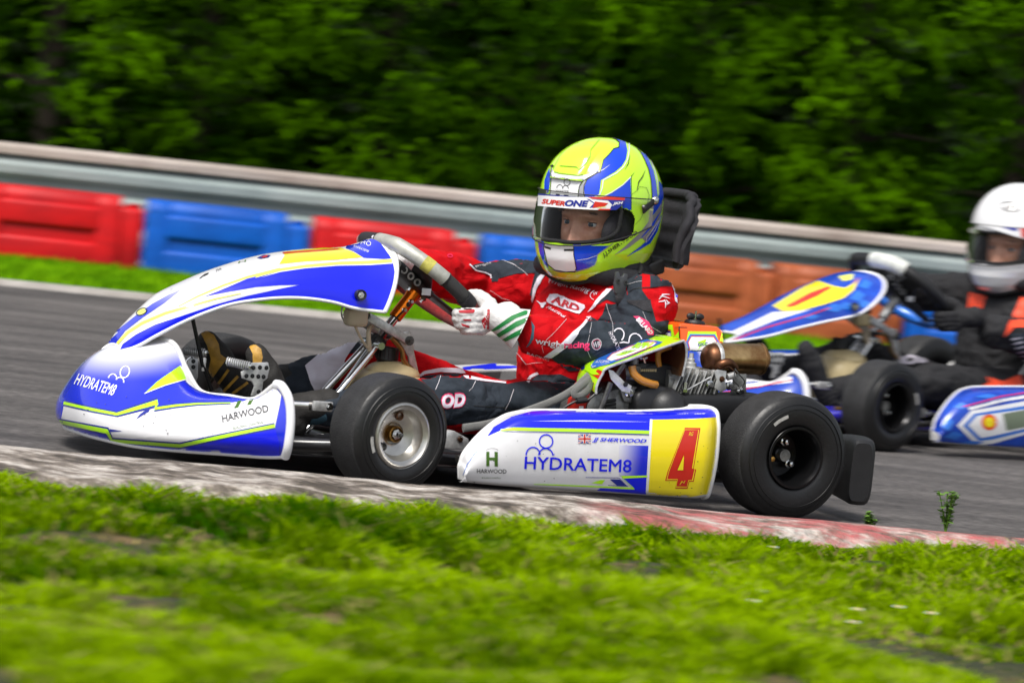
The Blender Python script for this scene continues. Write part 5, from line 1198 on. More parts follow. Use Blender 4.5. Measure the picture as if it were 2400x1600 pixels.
        P_([(140, 900), (205, 962), (196, 1010), (206, 1095), (236, 1165), (200, 1140), (160, 1040)], 'helmb'); P_([(440, 990), (440, 915), (640, 890), (800, 850), (920, 800), (912, 884), (780, 950), (642, 1052), (636, 1100), (618, 1138), (560, 1168), (470, 1192), (450, 1190), (462, 1170), (445, 1060)], 'helmb')
        L_([(905, 884), (780, 955), (642, 1055), (636, 1100), (618, 1140), (560, 1172), (460, 1200), (330, 1200), (240, 1175), (206, 1130)], 6, 'helmg', off=.0016); L_([(470, 1104), (560, 1090), (636, 1062)], [2, 5, 3], 'helmw', off=.0016)
        P_([(205, 958), (330, 985), (442, 990), (444, 1060), (464, 1168), (452, 1194), (380, 1197), (290, 1182), (228, 1134), (198, 1000)], 'helmw', off=.0014); L_([(205, 960), (198, 1000), (228, 1134), (290, 1184), (380, 1199), (454, 1196), (466, 1168), (446, 1060), (444, 990)], 7, 'black', off=.0018)
        P_([(206, 984), (258, 1000), (258, 1016), (206, 1000)], 'black', off=.002); P_([(366, 1010), (446, 1010), (446, 1026), (366, 1026)], 'black', off=.002)
        P_([(262, 330), (285, 378), (330, 388), (470, 405), (560, 388), (648, 368), (570, 414), (520, 444), (492, 490), (482, 520), (482, 580), (250, 562), (256, 480), (262, 420), (256, 370)], 'helmw', off=.0014); P_([(530, 446), (556, 440), (530, 500), (540, 580), (486, 576), (490, 500)], 'helmg', off=.0012)
        L_([(262, 330), (256, 370), (262, 420), (256, 480), (250, 562)], 6, 'black', off=.0018); L_([(648, 370), (570, 416), (520, 446), (492, 490), (482, 580)], 6, 'black', off=.0018)
        P_([(244, 335), (252, 420), (236, 540), (214, 545), (198, 530), (202, 440), (222, 380)], 'helmb'); P_([(300, 550), (332, 553), (332, 566), (300, 563)], 'black', off=.002); P_([(366, 558), (404, 562), (404, 574), (366, 570)], 'black', off=.002)
        b.ring((392, 455), 25, 5, 'black', Z=Z4, ry=28, off=.002); b.ring((332, 506), 25, 5, 'black', Z=Z4, ry=30, a0=5, a1=175, off=.002); b.ring((380, 512), 24, 5, 'black', Z=Z4, ry=30, a0=5, a1=175, off=.002)
        b.text('HYDRATEM8', 'black', (300, 532), (404, 538), (300, 518), Z=Z4, off=.002)
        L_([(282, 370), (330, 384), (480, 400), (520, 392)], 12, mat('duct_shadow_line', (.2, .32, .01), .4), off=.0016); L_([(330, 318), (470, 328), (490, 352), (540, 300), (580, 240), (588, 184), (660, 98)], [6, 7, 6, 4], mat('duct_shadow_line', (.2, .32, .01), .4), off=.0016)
        P_([(250, 318), (275, 308), (285, 322), (262, 330)], 'black', off=.002); P_([(590, 342), (640, 352), (652, 368), (585, 378)], 'navy', off=.002)
        L_([(912, 225), (898, 300), (868, 350)], [2, 7, 2], 'black', off=.0014); L_([(950, 370), (925, 400), (918, 440)], [1, 5, 2], 'black', off=.0014); L_([(1040, 350), (1015, 410), (985, 450), (970, 520)], [1, 7, 8, 3], 'black', off=.0014)
        b.text('J.J.SHERWOOD', 'black', (695, 1085), (975, 890), (680, 1048), Z=Z4, bold=.02, off=.0024)
        L_([(925, 555), (975, 520), (990, 490), (1050, 500), (1072, 560), (1050, 650), (1000, 760), (930, 830)], 3, 'green', off=.0014); L_([(930, 775), (932, 780)], 20, 'green', off=.0014)
    else:
        b.ring((1543, 185), 52, 6, 'black', fr, Z=Z8, ry=24, rot=8, off=.0014); b.text('Arai', 'black', (1512, 200), (1578, 200), (1512, 168), fr, Z=Z8, bold=.04, shear=.3, off=.0014)
        b.poly([(1370, 440), (1398, 440), (1398, 448), (1370, 446)], 'black', fr, Z=Z8); b.poly([(1428, 460), (1480, 464), (1478, 474), (1430, 470)], 'black', fr, Z=Z8)
    # lower trim and lining
    b.tube([T @ Hs(ph, zb(ph), .001) for ph in range(-180, 180, 4)], .006, 'liner', 10, closed=True)
    h = obj('helmet', b, p, 30)
    b = MB(); b.add([T @ x for r_ in ri for x in r_], [[i * NP + j, i * NP + (j + 1) % NP, (i + 1) * NP + (j + 1) % NP, (i + 1) * NP + j] for i in range(NZ) for j in range(NP) if not (abs(-180 + 360 * j / NP) < 54 and -.078 < rows[i][j][2] < .008)], 'liner')
    sg = lambda x: math.copysign(abs(x) ** .5, x)
    b.tube([T @ Hs(63.5 * sg(math.cos(t)), -.034 + .012 * sg(math.cos(t)) ** 2 + .0455 * sg(math.sin(t)), -.001) for t in np.linspace(0, 2 * math.pi, 120)[:-1]], .0048, 'liner', 10, closed=True)
    for s_ in (-1, 1): b.ell(tuple(T @ V(.03, .092 * s_, -.06)), (.075, .022, .06), 'pad', T.to_3x3())
    b.ell(tuple(T @ V(.05, 0, .022)), (.06, .095, .03), 'pad', T.to_3x3())
    obj('lining', b, h, 50)
    # visor
    b = MB(); zl = lambda ph: -.088 + .052 * (abs(ph) / 98) ** 2; zh = lambda ph: .032 - .008 * (abs(ph) / 98) ** 3
    G = [[T @ Hs(-97 + 194 * i / 80, zl(-97 + 194 * i / 80) + (zh(-97 + 194 * i / 80) - zl(-97 + 194 * i / 80)) * j / 16, .0045) for j in range(17)] for i in range(81)]
    b.grid(G, 'visor'); b.prep()
    if style == 'a':
        P_ = lambda *a, **k: b.poly(*a, Z=Z4, **k)
        P_([(150, 548), (300, 566), (500, 578), (872, 572), (862, 625), (800, 682), (620, 684), (400, 672), (145, 650)], 'sticker', off=.0006)
        P_([(560, 578), (872, 572), (866, 606), (600, 592)], 'red', off=.001); P_([(570, 594), (866, 604), (860, 635), (800, 684), (740, 686), (765, 640), (730, 606)], 'navy', off=.001); P_([(622, 614), (732, 628), (700, 656), (600, 668)], 'red', off=.0012); P_([(150, 548), (500, 578), (560, 580), (300, 570), (152, 560)], 'navy', off=.001); P_([(640, 686), (740, 686), (760, 676), (660, 674)], 'red', off=.0012); P_([(550, 590), (572, 594), (625, 630), (600, 664), (575, 668), (612, 630)], 'navy', off=.0011)
        b.text('SUPER', 'red', (178, 632), (372, 654), (186, 590), Z=Z4, bold=.04, shear=.15, off=.0014); b.text('ONE', 'navy', (368, 654), (562, 660), (376, 600), Z=Z4, bold=.05, shear=.15, off=.0014); b.text('JKH', 'sticker', (766, 650), (850, 640), (770, 622), Z=Z4, bold=.04, shear=.2, off=.0014); b.text('sigma', 'pale', (640, 676), (715, 668), (642, 658), Z=Z4, off=.0014)
    else:
        P_ = lambda *a, **k: b.poly(*a, fr=fr, Z=Z8, **k)
        P_([(1395, 225), (1620, 285), (1620, 350), (1550, 330), (1395, 280)], 'sticker', off=.0006); P_([(1410, 245), (1500, 265), (1500, 285), (1405, 262)], 'red', off=.001); P_([(1505, 268), (1580, 290), (1575, 312), (1500, 290)], 'navy', off=.001); P_([(1590, 285), (1622, 295), (1622, 345), (1600, 340)], 'red', off=.001)
        b.line([(1395, 228), (1620, 288)], 6, 'navy', fr, Z=Z8, off=.0012)
    b.tube([r_[0] for r_ in G], .0016, 'blackp', 6); b.tube([r_[-1] for r_ in G], .0012, 'blackp', 6)
    obj('visor', b, h, 60)
    for s_ in (-1, 1):
        b = MB(); q = T @ Hs(100 * s_, .022, .004); ax = T.to_3x3() @ V(0, s_, .1); b.lathe([(.0005, .007), (.006, .0065), (.009, .004), (.0105, .0), (.0105, -.006)], q, ax, 'chrome' if style == 'a' else 'white', 24)
        q2 = T @ Hs(86 * s_, .008, .004); b.prism([q + ax * .001 + (T.to_3x3() @ V(0, 0, .008)), q + ax * .001 - (T.to_3x3() @ V(0, 0, .006)), q2 - (T.to_3x3() @ V(0, 0, .016)), q2 + (T.to_3x3() @ V(.006, 0, 0))], ax * .003, 'blackp' if style == 'a' else 'white', .0008)
        b.lathe([(.0005, .006), (.004, .0055), (.0055, .003), (.0055, 0)], q2, ax, 'steel', 16); obj('visor_pivot', b, h, 40)
    # face
    T = T @ Matrix.Translation((.004, .006, .013)) @ Matrix.Scale(1.1, 4); b = MB(); G = []
    for i in range(61):
        z = -.14 + .16 * i / 60; r_ = []
        for j in range(61):
            y = -.074 + .148 * j / 60; k = max(0, 1 - (y / .0745) ** 2 - max(0, (abs(z + .045)) / .13) ** 2.4 * .6); x = .004 + .084 * k ** .5
            ay = abs(y); g = lambda v, c_, w_: math.exp(-((v - c_) / w_) ** 2)
            x += .020 * g(y, 0, .0085 + .004 * g(z, -.088, .012)) * (max(0, min(1, (-.044 - z) / .042)) if z > -.090 else max(0, 1 - (-.090 - z) / .010)) + .003 * g(ay, .012, .006) * g(z, -.090, .008)
            x -= .0125 * g(ay, .031, .015) * g(z, -.048, .0095) ; x += .006 * g(ay, .03, .02) * g(z, -.030, .007) + .004 * g(ay, .036, .018) * g(z, -.075, .016)
            x += .006 * g(y, 0, .02) * g(z, -.112, .009) - .003 * g(y, 0, .02) * g(z, -.1125, .0016)
            r_.append(T @ V(x, y, z))
        G.append(r_)
    b.grid(G, 'skin')
    hd = obj('head', b, p, 80)
    for s_ in (-1, 1):
        b = MB(); c_ = V(.0645, .031 * s_, -.0485); b.ell(tuple(T @ c_), (.0118,) * 3, 'eyew', u=24, v=16)
        gz = V(1, .18, -.02).normalized(); b.lathe([(.0003, .0124), (.0028, .0122)], T @ c_, T.to_3x3() @ gz, 'black', 20); b.lathe([(.0028, .0121), (.0064, .0106)], T @ c_, T.to_3x3() @ gz, 'iris', 24); obj('eye', b, hd, 60)
        b = MB()
        for up_, zz in ((1, .0), (-1, -.002)):   # lids
            L = []
            for i in range(15):
                a = R(-68 + 136 * i / 14); r_ = []
                for j in range(6):
                    e = R((14 + 10 * math.cos(a)) + 42 * j / 5) if up_ > 0 else -R((9 + 9 * math.cos(a)) + 42 * j / 5)
                    r_.append(T @ (c_ + V(math.cos(a) * math.cos(e), math.sin(a) * math.cos(e) * 1.12, math.sin(e)) * .0129))
                L.append(r_)
            b.grid(L, 'skin')
            if up_ > 0: b.tube([r_[0] for r_ in L], .0012, 'brow', 6)
        obj('eyelid', b, hd, 80)
        b = MB(); b.tube([T @ V(.079 - .1 * abs(t - .02) ** 2 * 20 - (.012 if t > .045 else 0), (.012 + t) * s_, -.028 + .004 * math.sin(t / .04 * 2.2)) for t in np.linspace(0, .038, 12)], [.0012, .0022, .0018, .0008] if False else (.0024), 'brow', 8, flat=1.6); obj('eyebrow', b, hd)
    return T

def glove(p, wr, kn, style, side, name, lbl=None):
    """wr wrist point; kn per finger: [knuckle, bend, bend, tip]"""
    b = MB(); g_ = 'glove' if style == 'a' else 'suitblk'
    for ch, r_ in kn['f']: cap(b, ch, [r_ * 1.12, r_ * 1.08, r_, r_ * .92, r_ * .85], g_, n=14, sm=16)
    for ch, r_ in kn['f'][:4]: cap(b, [ch[0], ch[0].lerp(wr, .5), wr], [r_ * 1.3, .019, .024], g_, n=14, sm=8)
    cap(b, kn['t'], [.019, .016, .0125, .0115], g_, n=14, sm=12); cap(b, [kn['t'][0], wr], [.019, .024], g_, n=14, sm=6)
    cap(b, [wr, kn['c']], [.026, .032], g_, n=18, sm=6)
    f = fuse(b, .0023, 3, g_, .0011, 60, 2)
    return f
def suit_body(style, dz=0):
    b = MB()
    T_ = [((.25, 0, .13), .115, .150), ((.27, 0, .20), .120, .150), ((.285, 0, .27), .118, .142), ((.27, 0, .35), .118, .155), ((.25, 0, .42), .105, .165), ((.235, 0, .46), .085, .155), ((.235, 0, .50), .06, .09)]
    rows = []
    C = crv([a for a, _, _ in T_], 24)
    for i, c in enumerate(C):
        t = i / 23 * (len(T_) - 1); k = min(int(t), len(T_) - 2); f = t - k; rx = T_[k][1] * (1 - f) + T_[k + 1][1] * f; ry = T_[k][2] * (1 - f) + T_[k + 1][2] * f
        rows.append([c + V(rx * math.cos(a), ry * math.sin(a), 0) for a in [2 * math.pi * j / 32 for j in range(32)]])
    vs = [v for r_ in rows for v in r_]; N = 32
    b.add(vs, [[i * N + j, i * N + (j + 1) % N, (i + 1) * N + (j + 1) % N, (i + 1) * N + j] for i in range(23) for j in range(N)] + [list(range(N))[::-1], list(range(23 * N, 24 * N))], 'suitred')
    J = SK
    for s_ in ('n', 'f'):
        cap(b, [J['sh' + s_], J['sh' + s_].lerp(J['el' + s_], .5), J['el' + s_]], [.064, .059, .054]); cap(b, [J['el' + s_], J['el' + s_].lerp(J['wr' + s_], .4), J['wr' + s_]], [.054, .054, .046])
        cap(b, [V(.235, .0, .44), J['sh' + s_]], [.055, .06]); cap(b, [V(.27, J['hi' + s_].y, J['hi' + s_].z - .01), J['hi' + s_].lerp(J['kn' + s_], .5), J['kn' + s_]], [.08, .064 if s_ == 'n' else .055, .055]); cap(b, [J['kn' + s_], J['kn' + s_].lerp(J['an' + s_], .45), J['an' + s_]], [.054, .047, .036])
    return b
SK = dict(shn=k1(1520, 712, y=.165), eln=k1(1480, 826, y=.215), wrn=k1(1258, 786, y=.205), shf=V(.215, -.155, .442), elf=V(.40, -.29, .425), wrf=V(.585, -.21, .455),
          hin=V(.30, .10, .16), knn=V(.715, .205, .180), ann=V(.975, .17, .145), hif=V(.30, -.09, .115), knf=V(.725, -.13, .238), anf=V(.955, -.115, .172))
def person(fr, style, label):
    p = thing('person', label, 'person', fr, (.25, 0, 0), 'kart drivers')
    b = suit_body(style); sm_ = 'suitred' if style == 'a' else 'suitblk'
    s_ = fuse(b, .0065, 5, sm_, .0078, 17, 3 if style == 'a' else 6, (15, 22, 26)); s_.prep()
    if style == 'a':
        gi = s_.mi('suitgrey')
        for k_, f in enumerate(s_.f):      # charcoal lower legs
            x_ = s_.v[f[0]].x; y_ = s_.v[f[0]].y; z_ = s_.v[f[0]].z
            if x_ > (.86 if y_ < 0 else .78) or (y_ < 0 and x_ > .70 and x_ > .86 + (.24 - z_) * 3): s_.m[k_] = gi
        P_ = lambda *a, **k: s_.poly(*a, off=.0016 + k.pop('o', 0), step=3.5, maxe=10, **k); L_ = lambda *a, **k: s_.line(*a, off=.0026, maxe=8, **k); g_ = 'suitgrey'
        # near arm
        P_([(1275, 640), (1330, 655), (1400, 645), (1470, 600), (1530, 540), (1500, 340), (1600, 300), (1690, 300), (1690, 490), (1740, 560), (1790, 630), (1850, 856), (1990, 834), (1990, 960), (1800, 1100), (1500, 1260), (1200, 1400), (850, 1420), (640, 1262), (740, 1200), (850, 1120), (960, 980), (1055, 850), (1110, 800), (1180, 835), (1235, 770)], g_, Z=Z5)
        P_([(1108, 795), (1060, 800), (980, 895), (880, 985), (760, 1100), (640, 1190), (560, 1248), (640, 1262), (740, 1200), (850, 1120), (960, 980), (1055, 855)], 'suitwhite', Z=Z5, o=.001)
        L_([(1105, 810), (1100, 900), (1080, 1010), (1062, 1100), (1060, 1180), (1100, 1260)], 5, 'thread', Z=Z5); L_([(820, 830), (700, 950), (600, 1050), (540, 1130), (560, 1200)], 4, 'thread', Z=Z5); L_([(1278, 645), (1300, 730), (1340, 830), (1350, 930), (1345, 1000)], 5, 'thread', Z=Z5); L_([(1695, 740), (1730, 830), (1790, 910), (1900, 975)], 4, 'thread', Z=Z5)
        s_.text('wright', 'thread', (460, 1110), (790, 1175), (470, 1030), Z=Z5, bold=.02, off=.0034); s_.text('racing', 'pink', (785, 1176), (1080, 1180), (790, 1080), Z=Z5, bold=.03, off=.0034)
        s_.ring((1160, 1110), 52, 8, 'thread', Z=Z5, ry=60, off=.0034); s_.ring((1160, 1110), 42, 4, 'pink', Z=Z5, ry=50, off=.0034); s_.text('WR', 'thread', (1118, 1150), (1205, 1138), (1118, 1088), Z=Z5, bold=.03, off=.0034)
        s_.ring((1415, 1010), 62, 13, 'suitwhite', Z=Z5, a0=-60, a1=150, ry=72, off=.0034); s_.ring((1610, 1085), 80, 13, 'suitwhite', Z=Z5, a0=20, a1=190, ry=88, off=.0034); L_([(1425, 1098), (1470, 1090), (1530, 1100)], 11, 'suitwhite', Z=Z5)
        s_.text('HYDRATEM8', 'suitwhite', (1290, 985), (1430, 1230), (1330, 968), Z=Z5, off=.0034)
        s_.poly([(1590, 790), (1650, 790), (1760, 860), (1815, 960), (1810, 1010), (1750, 1010), (1700, 900)], 'pink', Z=Z5, off=.003); s_.text('BILLARD', 'suitwhite', (1620, 840), (1770, 1010), (1660, 805), Z=Z5, bold=.03, off=.0036)
        L_([(1530, 432), (1620, 402), (1690, 392)], 4, 'thread', Z=Z5); P_([(1785, 270), (1900, 250), (1990, 280), (2025, 430), (1900, 442), (1780, 470)], g_, Z=Z5); L_([(1540, 520), (1600, 480), (1690, 470), (1790, 465), (1950, 440), (2020, 445)], 10, 'black', Z=Z5)
        P_([(1990, 320), (2040, 400), (2080, 520), (2085, 640), (2060, 620), (2050, 500), (2020, 430)], 'suitwhite', Z=Z5, o=.001); P_([(1960, 310), (2000, 330), (2030, 400), (2010, 390)], 'blue', Z=Z5, o=.0016); P_([(2060, 530), (2088, 540), (2085, 580), (2064, 575)], 'blue', Z=Z5, o=.0016)
        for k in (((1880, 600), (1920, 545), (2000, 548)), ((1890, 560), (1930, 560), (2000, 590)), ((1878, 630), (1930, 620), (1950, 600)), ((1945, 600), (1955, 650), (1950, 692)), ((1960, 600), (1990, 640), (1965, 655))): L_(list(k), [6, 14, 5], 'suitwhite', Z=Z5)
        P_([(1520, 615), (1785, 598), (1808, 740), (1700, 730), (1560, 650)], 'pad', Z=Z5, o=.002)
        # chest
        P_([(560, 262), (592, 292), (530, 380), (480, 480), (432, 630), (418, 600), (440, 470), (500, 340)], 'suitwhite', Z=Z5, o=.001); P_([(470, 240), (560, 262), (500, 340), (440, 470), (424, 560), (400, 540), (440, 380)], g_, Z=Z5)
        P_([(1350, 478), (1285, 478), (1190, 580), (1110, 680), (1065, 742), (1130, 700), (1225, 600), (1300, 530)], 'suitwhite', Z=Z5, o=.001); P_([(1400, 470), (1350, 480), (1290, 540), (1225, 605), (1160, 665), (1280, 600), (1400, 640), (1520, 560), (1520, 500)], g_, Z=Z5)
        P_([(640, 535), (720, 540), (1035, 660), (1040, 690), (975, 768), (930, 762), (610, 632), (600, 610)], 'suitwhite', Z=Z5, o=.001); s_.text('ARD', 'gred', (655, 632), (960, 742), (690, 560), Z=Z5, bold=.04, off=.0044)
        P_([(484, 614), (540, 640), (590, 628), (600, 640), (560, 700), (540, 700), (530, 660)], 'suitwhite', Z=Z5, o=.001); s_.text('Racing', 'suitwhite', (590, 705), (800, 830), (620, 665), Z=Z5, shear=.3, off=.0034)
        s_.text('Wright Racing', 'suitwhite', (605, 425), (1080, 545), (630, 360), Z=Z5, shear=.2, off=.0034); s_.ring((1150, 560), 50, 6, 'suitwhite', Z=Z5, a0=100, a1=260, off=.0034); s_.text('W', 'suitwhite', (1130, 560), (1180, 550), (1130, 530), Z=Z5, off=.0034)
        s_.text('RACING', 'suitwhite', (370, 1215), (620, 1290), (375, 1190), Z=Z5, off=.0034); L_([(210, 1160), (280, 1240), (365, 1338), (450, 1330), (560, 1315)], 4, 'thread', Z=Z5)
        # far arm
        P_([(1110, 372), (1160, 350), (1290, 350), (1400, 345), (1490, 310), (1490, 470), (1300, 478), (1130, 520), (1118, 440)], g_, Z=Z3); P_([(880, 405), (960, 380), (1092, 370), (1115, 372), (1122, 440), (1132, 522), (1124, 548), (1066, 550), (1060, 490), (960, 460)], g_, Z=Z3)
        L_([(860, 395), (920, 445), (1000, 465), (1055, 490), (1062, 520)], 12, 'suitwhite', Z=Z3); s_.text('wright', 'thread', (905, 430), (1060, 400), (910, 405), Z=Z3, off=.0034); L_([(1150, 350), (1280, 400), (1400, 490)], 4, 'thread', Z=Z3); s_.ring((680, 320), 22, 5, 'pink', Z=Z3, ry=12, off=.0034)
        # legs
        P_([(990, 1003), (1040, 992), (1150, 980), (1262, 985), (1275, 1010), (1400, 1035), (1540, 1045), (1700, 1020), (1900, 1030), (1900, 1230), (1700, 1240), (1400, 1275), (1250, 1300), (1170, 1300), (1150, 1200), (1090, 1090)], g_, Z=Z2)
        L_([(985, 1005), (1030, 975), (1130, 960), (1255, 968), (1290, 1005), (1400, 1025), (1530, 1040)], [10, 24, 26, 16, 10], 'suitwhite', Z=Z2); P_([(1165, 1290), (1260, 1285), (1270, 1300), (1175, 1350), (1160, 1340)], 'suitred', Z=Z2, o=.002)
        s_.text('OD', 'pink', (1132, 1196), (1282, 1190), (1130, 1100), Z=Z2, bold=.10, shear=.15, off=.0034); s_.text('OD', 'suitwhite', (1136, 1190), (1276, 1184), (1134, 1108), Z=Z2, bold=.05, shear=.15, off=.0042)
        L_([(1135, 985), (1118, 1040), (1098, 1080)], 4, 'thread', Z=Z2); L_([(1345, 1030), (1320, 1070), (1300, 1090)], 4, 'thread', Z=Z2); L_([(1575, 1080), (1550, 1150), (1520, 1200)], 4, 'thread', Z=Z2); L_([(1330, 1178), (1450, 1185), (1600, 1195)], 5, 'black', Z=Z2)
        P_([(300, 935), (400, 850), (560, 790), (640, 770), (575, 850), (540, 905), (552, 960), (500, 1020), (440, 1100), (370, 1110), (335, 1040)], 'suitwhite', Z=Z2, o=.0008); P_([(60, 1010), (200, 900), (312, 880), (305, 940), (335, 1030), (374, 1110), (300, 1160), (180, 1200), (60, 1150)], g_, Z=Z2)
        P_([(345, 1100), (380, 1068), (500, 1070), (520, 1120), (490, 1180), (420, 1180)], g_, Z=Z2)
        P_([(1410, 1478), (1500, 1400), (1700, 1400), (1840, 1460), (1880, 1560), (1700, 1600), (1440, 1560)], g_, Z=Z3, o=.0006); L_([(1395, 1480), (1430, 1420), (1500, 1385)], 26, 'suitwhite', Z=Z3)
        L_([(975, 1440), (1030, 1390), (1130, 1400), (1230, 1420)], 4, 'thread', Z=Z3); L_([(1060, 630), (1160, 700), (1230, 720)], 3, 'thread', Z=Z3)
    else:
        P_ = lambda *a, **k: s_.poly(*a, fr=fr, Z=Z8, off=.0016, **k)
        P_([(1335, 620), (1420, 640), (1400, 700), (1372, 740), (1365, 800), (1320, 760)], 'suitor'); P_([(1600, 640), (1700, 700), (1700, 800), (1560, 800), (1510, 850), (1530, 790)], 'suitor'); P_([(1540, 830), (1660, 830), (1680, 980), (1560, 950)], 'suitgrey')
        P_([(1350, 1110), (1430, 1080), (1420, 1050), (1500, 1075), (1590, 1040), (1620, 1120), (1400, 1125)], 'suitor'); s_.text('JOSH', 'suitwhite', (965, 1010), (1180, 985), (950, 950), fr, Z=Z8, bold=.08, off=.003)
        for k in range(6): s_.line([(1545 + 12 * k, 860 + 22 * k), (1600 + 10 * k, 850 + 22 * k)], 7, 'suitwhite', fr, Z=Z8, off=.003)
    obj('race_suit', s_, p, 80)
    # knitted cuffs
    b = MB(); J = SK; d = (J['wrn'] - J['eln']).normalized(); b.tube([J['wrn'] - d * .01, J['wrn'] + d * .03], .036, 'rib' if style == 'a' else sm_, 30)
    d = (J['wrf'] - J['elf']).normalized(); b2 = MB(); b2.tube([J['wrf'] - d * .01, J['wrf'] + d * .03], .032, 'rib' if style == 'a' else sm_, 24)
    obj('sleeve_cuff', b, p); obj('sleeve_cuff', b2, p)
    for k in ('n', 'f'):
        b = MB(); a = J['an' + k]; d = (a - J['kn' + k]).normalized(); b.tube([a - d * .015, a + d * .045], [.034, .033], 'rib' if style == 'a' else sm_, 30); obj('ankle_cuff', b, p)
    # gloves
    K_ = lambda x, y, yy: k1(*Z3(x, y), y=yy)
    wr = K_(1075, 880, .185); F_ = []
    for x0, xa, xb, yy, r_, dy in ((915, 785, 745, 838, .0112, 0), (925, 790, 745, 890, .0115, 0), (915, 800, 762, 940, .0108, 3), (905, 835, 812, 990, .0098, 4)):
        F_.append(([K_(x0 + 70, yy, .178), K_(x0, yy, .183), K_(xa, yy + dy, .172), K_(xb, yy + dy, .148), K_(xb + 25, yy + dy, .118), K_(xb + 75, yy + dy, .102)], r_))
    th_ = [K_(1040, 760, .165), K_(960, 690, .150), K_(890, 670, .128), K_(840, 690, .104)]
    g_ = glove(p, wr, dict(f=F_, t=th_, c=wr + (wr - F_[1][0][0]).normalized() * .035), style, 1, 'glove')
    # gauntlet cuff
    if style == 'a':
        w0 = K_(1080, 860, .19); w1 = K_(1330, 985, .215)
        d = (w1 - w0).normalized(); L = (w1 - w0).length
        g_.lathe([(.026, -.012), (.031, .006), (.035, L * .35), (.041, L * .7), (.0485, L * .98), (.0495, L), (.0475, L), (.040, L * .7), (.034, L * .4)], w0, d, 'glove', 48)
        g_.prep(); P_ = lambda *a, **k: g_.poly(*a, Z=Z3, **k)
        for q in ([(1058, 1000), (1110, 960), (1250, 862), (1375, 815), (1398, 820), (1394, 850), (1290, 885), (1130, 985), (1090, 1002)], [(1095, 1042), (1160, 1000), (1290, 915), (1400, 875), (1402, 915), (1300, 962), (1140, 1058)], [(1165, 1078), (1280, 1012), (1396, 958), (1396, 998), (1300, 1048), (1200, 1096)]): P_(q, 'ggreen', off=.001)
        P_([(765, 812), (905, 803), (914, 815), (900, 836), (830, 838), (770, 834)], 'gred', off=.0008); P_([(800, 893), (878, 893), (880, 908), (820, 908)], 'gred', off=.0008); P_([(785, 930), (866, 955), (862, 972), (800, 955)], 'gred', off=.0008)
        for q in ([(1005, 870), (1030, 905), (1005, 985), (990, 960), (970, 905)],): P_(q, 'gred', off=.0008)
        g_.line([(985, 925), (1020, 965)], 4, 'glove', Z=Z3, off=.0012); g_.line([(998, 895), (1026, 930)], 4, 'glove', Z=Z3, off=.0012)
        g_.text('adidas', 'gred', (1046, 985), (1052, 802), (1012, 985), Z=Z3, bold=.04, off=.001)
        P_([(722, 716), (800, 716), (905, 706), (898, 760), (880, 806), (735, 800)], 'black', off=.0012); g_.text('adidas', 'sticker', (672, 785), (722, 790), (672, 765), Z=Z3, off=.0016)
        for k, h_ in ((672, 40), (690, 52), (706, 60)): pass
    obj('glove', g_, p, 80, label='left glove gripping the near side of the wheel')
    wr = J['wrf'] + V(.03, .01, .0); F_ = []; c0 = wp(-88)
    for k in range(4):
        o_ = WE * (-.022 + .017 * k); F_.append(([c0 + o_ + V(-.045, -.022, .01), c0 + o_ + V(-.02, -.032, .012), c0 + o_ + V(.012, -.022, .004), c0 + o_ + V(.022, .004, -.002), c0 + o_ + V(.006, .022, .0)], .0108 - .0004 * k))
    g_ = glove(p, wr, dict(f=F_, t=[c0 + V(-.04, -.005, .03), c0 + V(-.015, .01, .028), c0 + V(.01, .018, .018), c0 + V(.02, .02, .0)], c=wr - V(.03, .01, 0)), style, -1, 'glove')
    if style == 'a': g_.lathe([(.026, -.01), (.034, .02), (.042, .06), (.041, .06)], wr + V(.01, .005, 0), (J['elf'] - J['wrf']), 'glove', 40)
    obj('glove', g_, p, 80, label='right glove on the far side of the wheel')
    # boots
    for nm, an, toe, hl in (('n', J['ann'], k1(*Z1(1235, 815), y=.15), V(1.045, .165, .085)), ('f', J['anf'], k1(*Z1(930, 745), y=-.07), V(1.03, -.10, .105))):
        b = MB(); ball = hl.lerp(toe, .66); up_ = (toe - hl).normalized(); sole = V(up_.z, 0, -up_.x)
        cap(b, [hl + V(.005, 0, .02), hl.lerp(toe, .35) , ball, toe - up_ * .02], [.031, .030, .033, .025], 'bootblk', n=20, fy=1.1); cap(b, [an + V(-.0, 0, .01), hl.lerp(toe, .25) - sole * .005], [.036, .035], 'bootblk'); 
        b.ell(tuple(ball), (.027, .037, .042), 'bootblk')
        f_ = fuse(b, .004, 6, 'bootblk' if style == 'a' else 'suitblk', .001, 40, 1); f_.prep()
        if style == 'a' and nm == 'n': f_.poly([(1205, 790), (1240, 795), (1285, 830), (1295, 880), (1285, 930), (1235, 930), (1235, 860), (1215, 820)], 'gold', Z=Z1); f_.poly([(1160, 1060), (1175, 1020), (1240, 1040), (1235, 1080), (1190, 1120)], 'gold', Z=Z1)
        if style == 'a' and nm == 'f':
            f_.poly([(900, 715), (945, 715), (995, 745), (1025, 800), (1035, 860), (1075, 890), (1030, 950), (985, 1015), (965, 960), (978, 890), (955, 810), (925, 750)], 'gold', Z=Z1)
            for k in range(3): f_.line([(1000 + 55 * k, 1078 + 12 * k), (1085 + 58 * k, 955 + 40 * k)], 17, 'gold', Z=Z1)
        obj('boot', f_, p, 80)
    # neck, collar and neck brace
    b = MB(); cap(b, [V(.235, 0, .45), V(.25, 0, .52), V(.27, .01, .60)], [.07, .06, .06], 'liner'); obj('neck', b, p, 80)
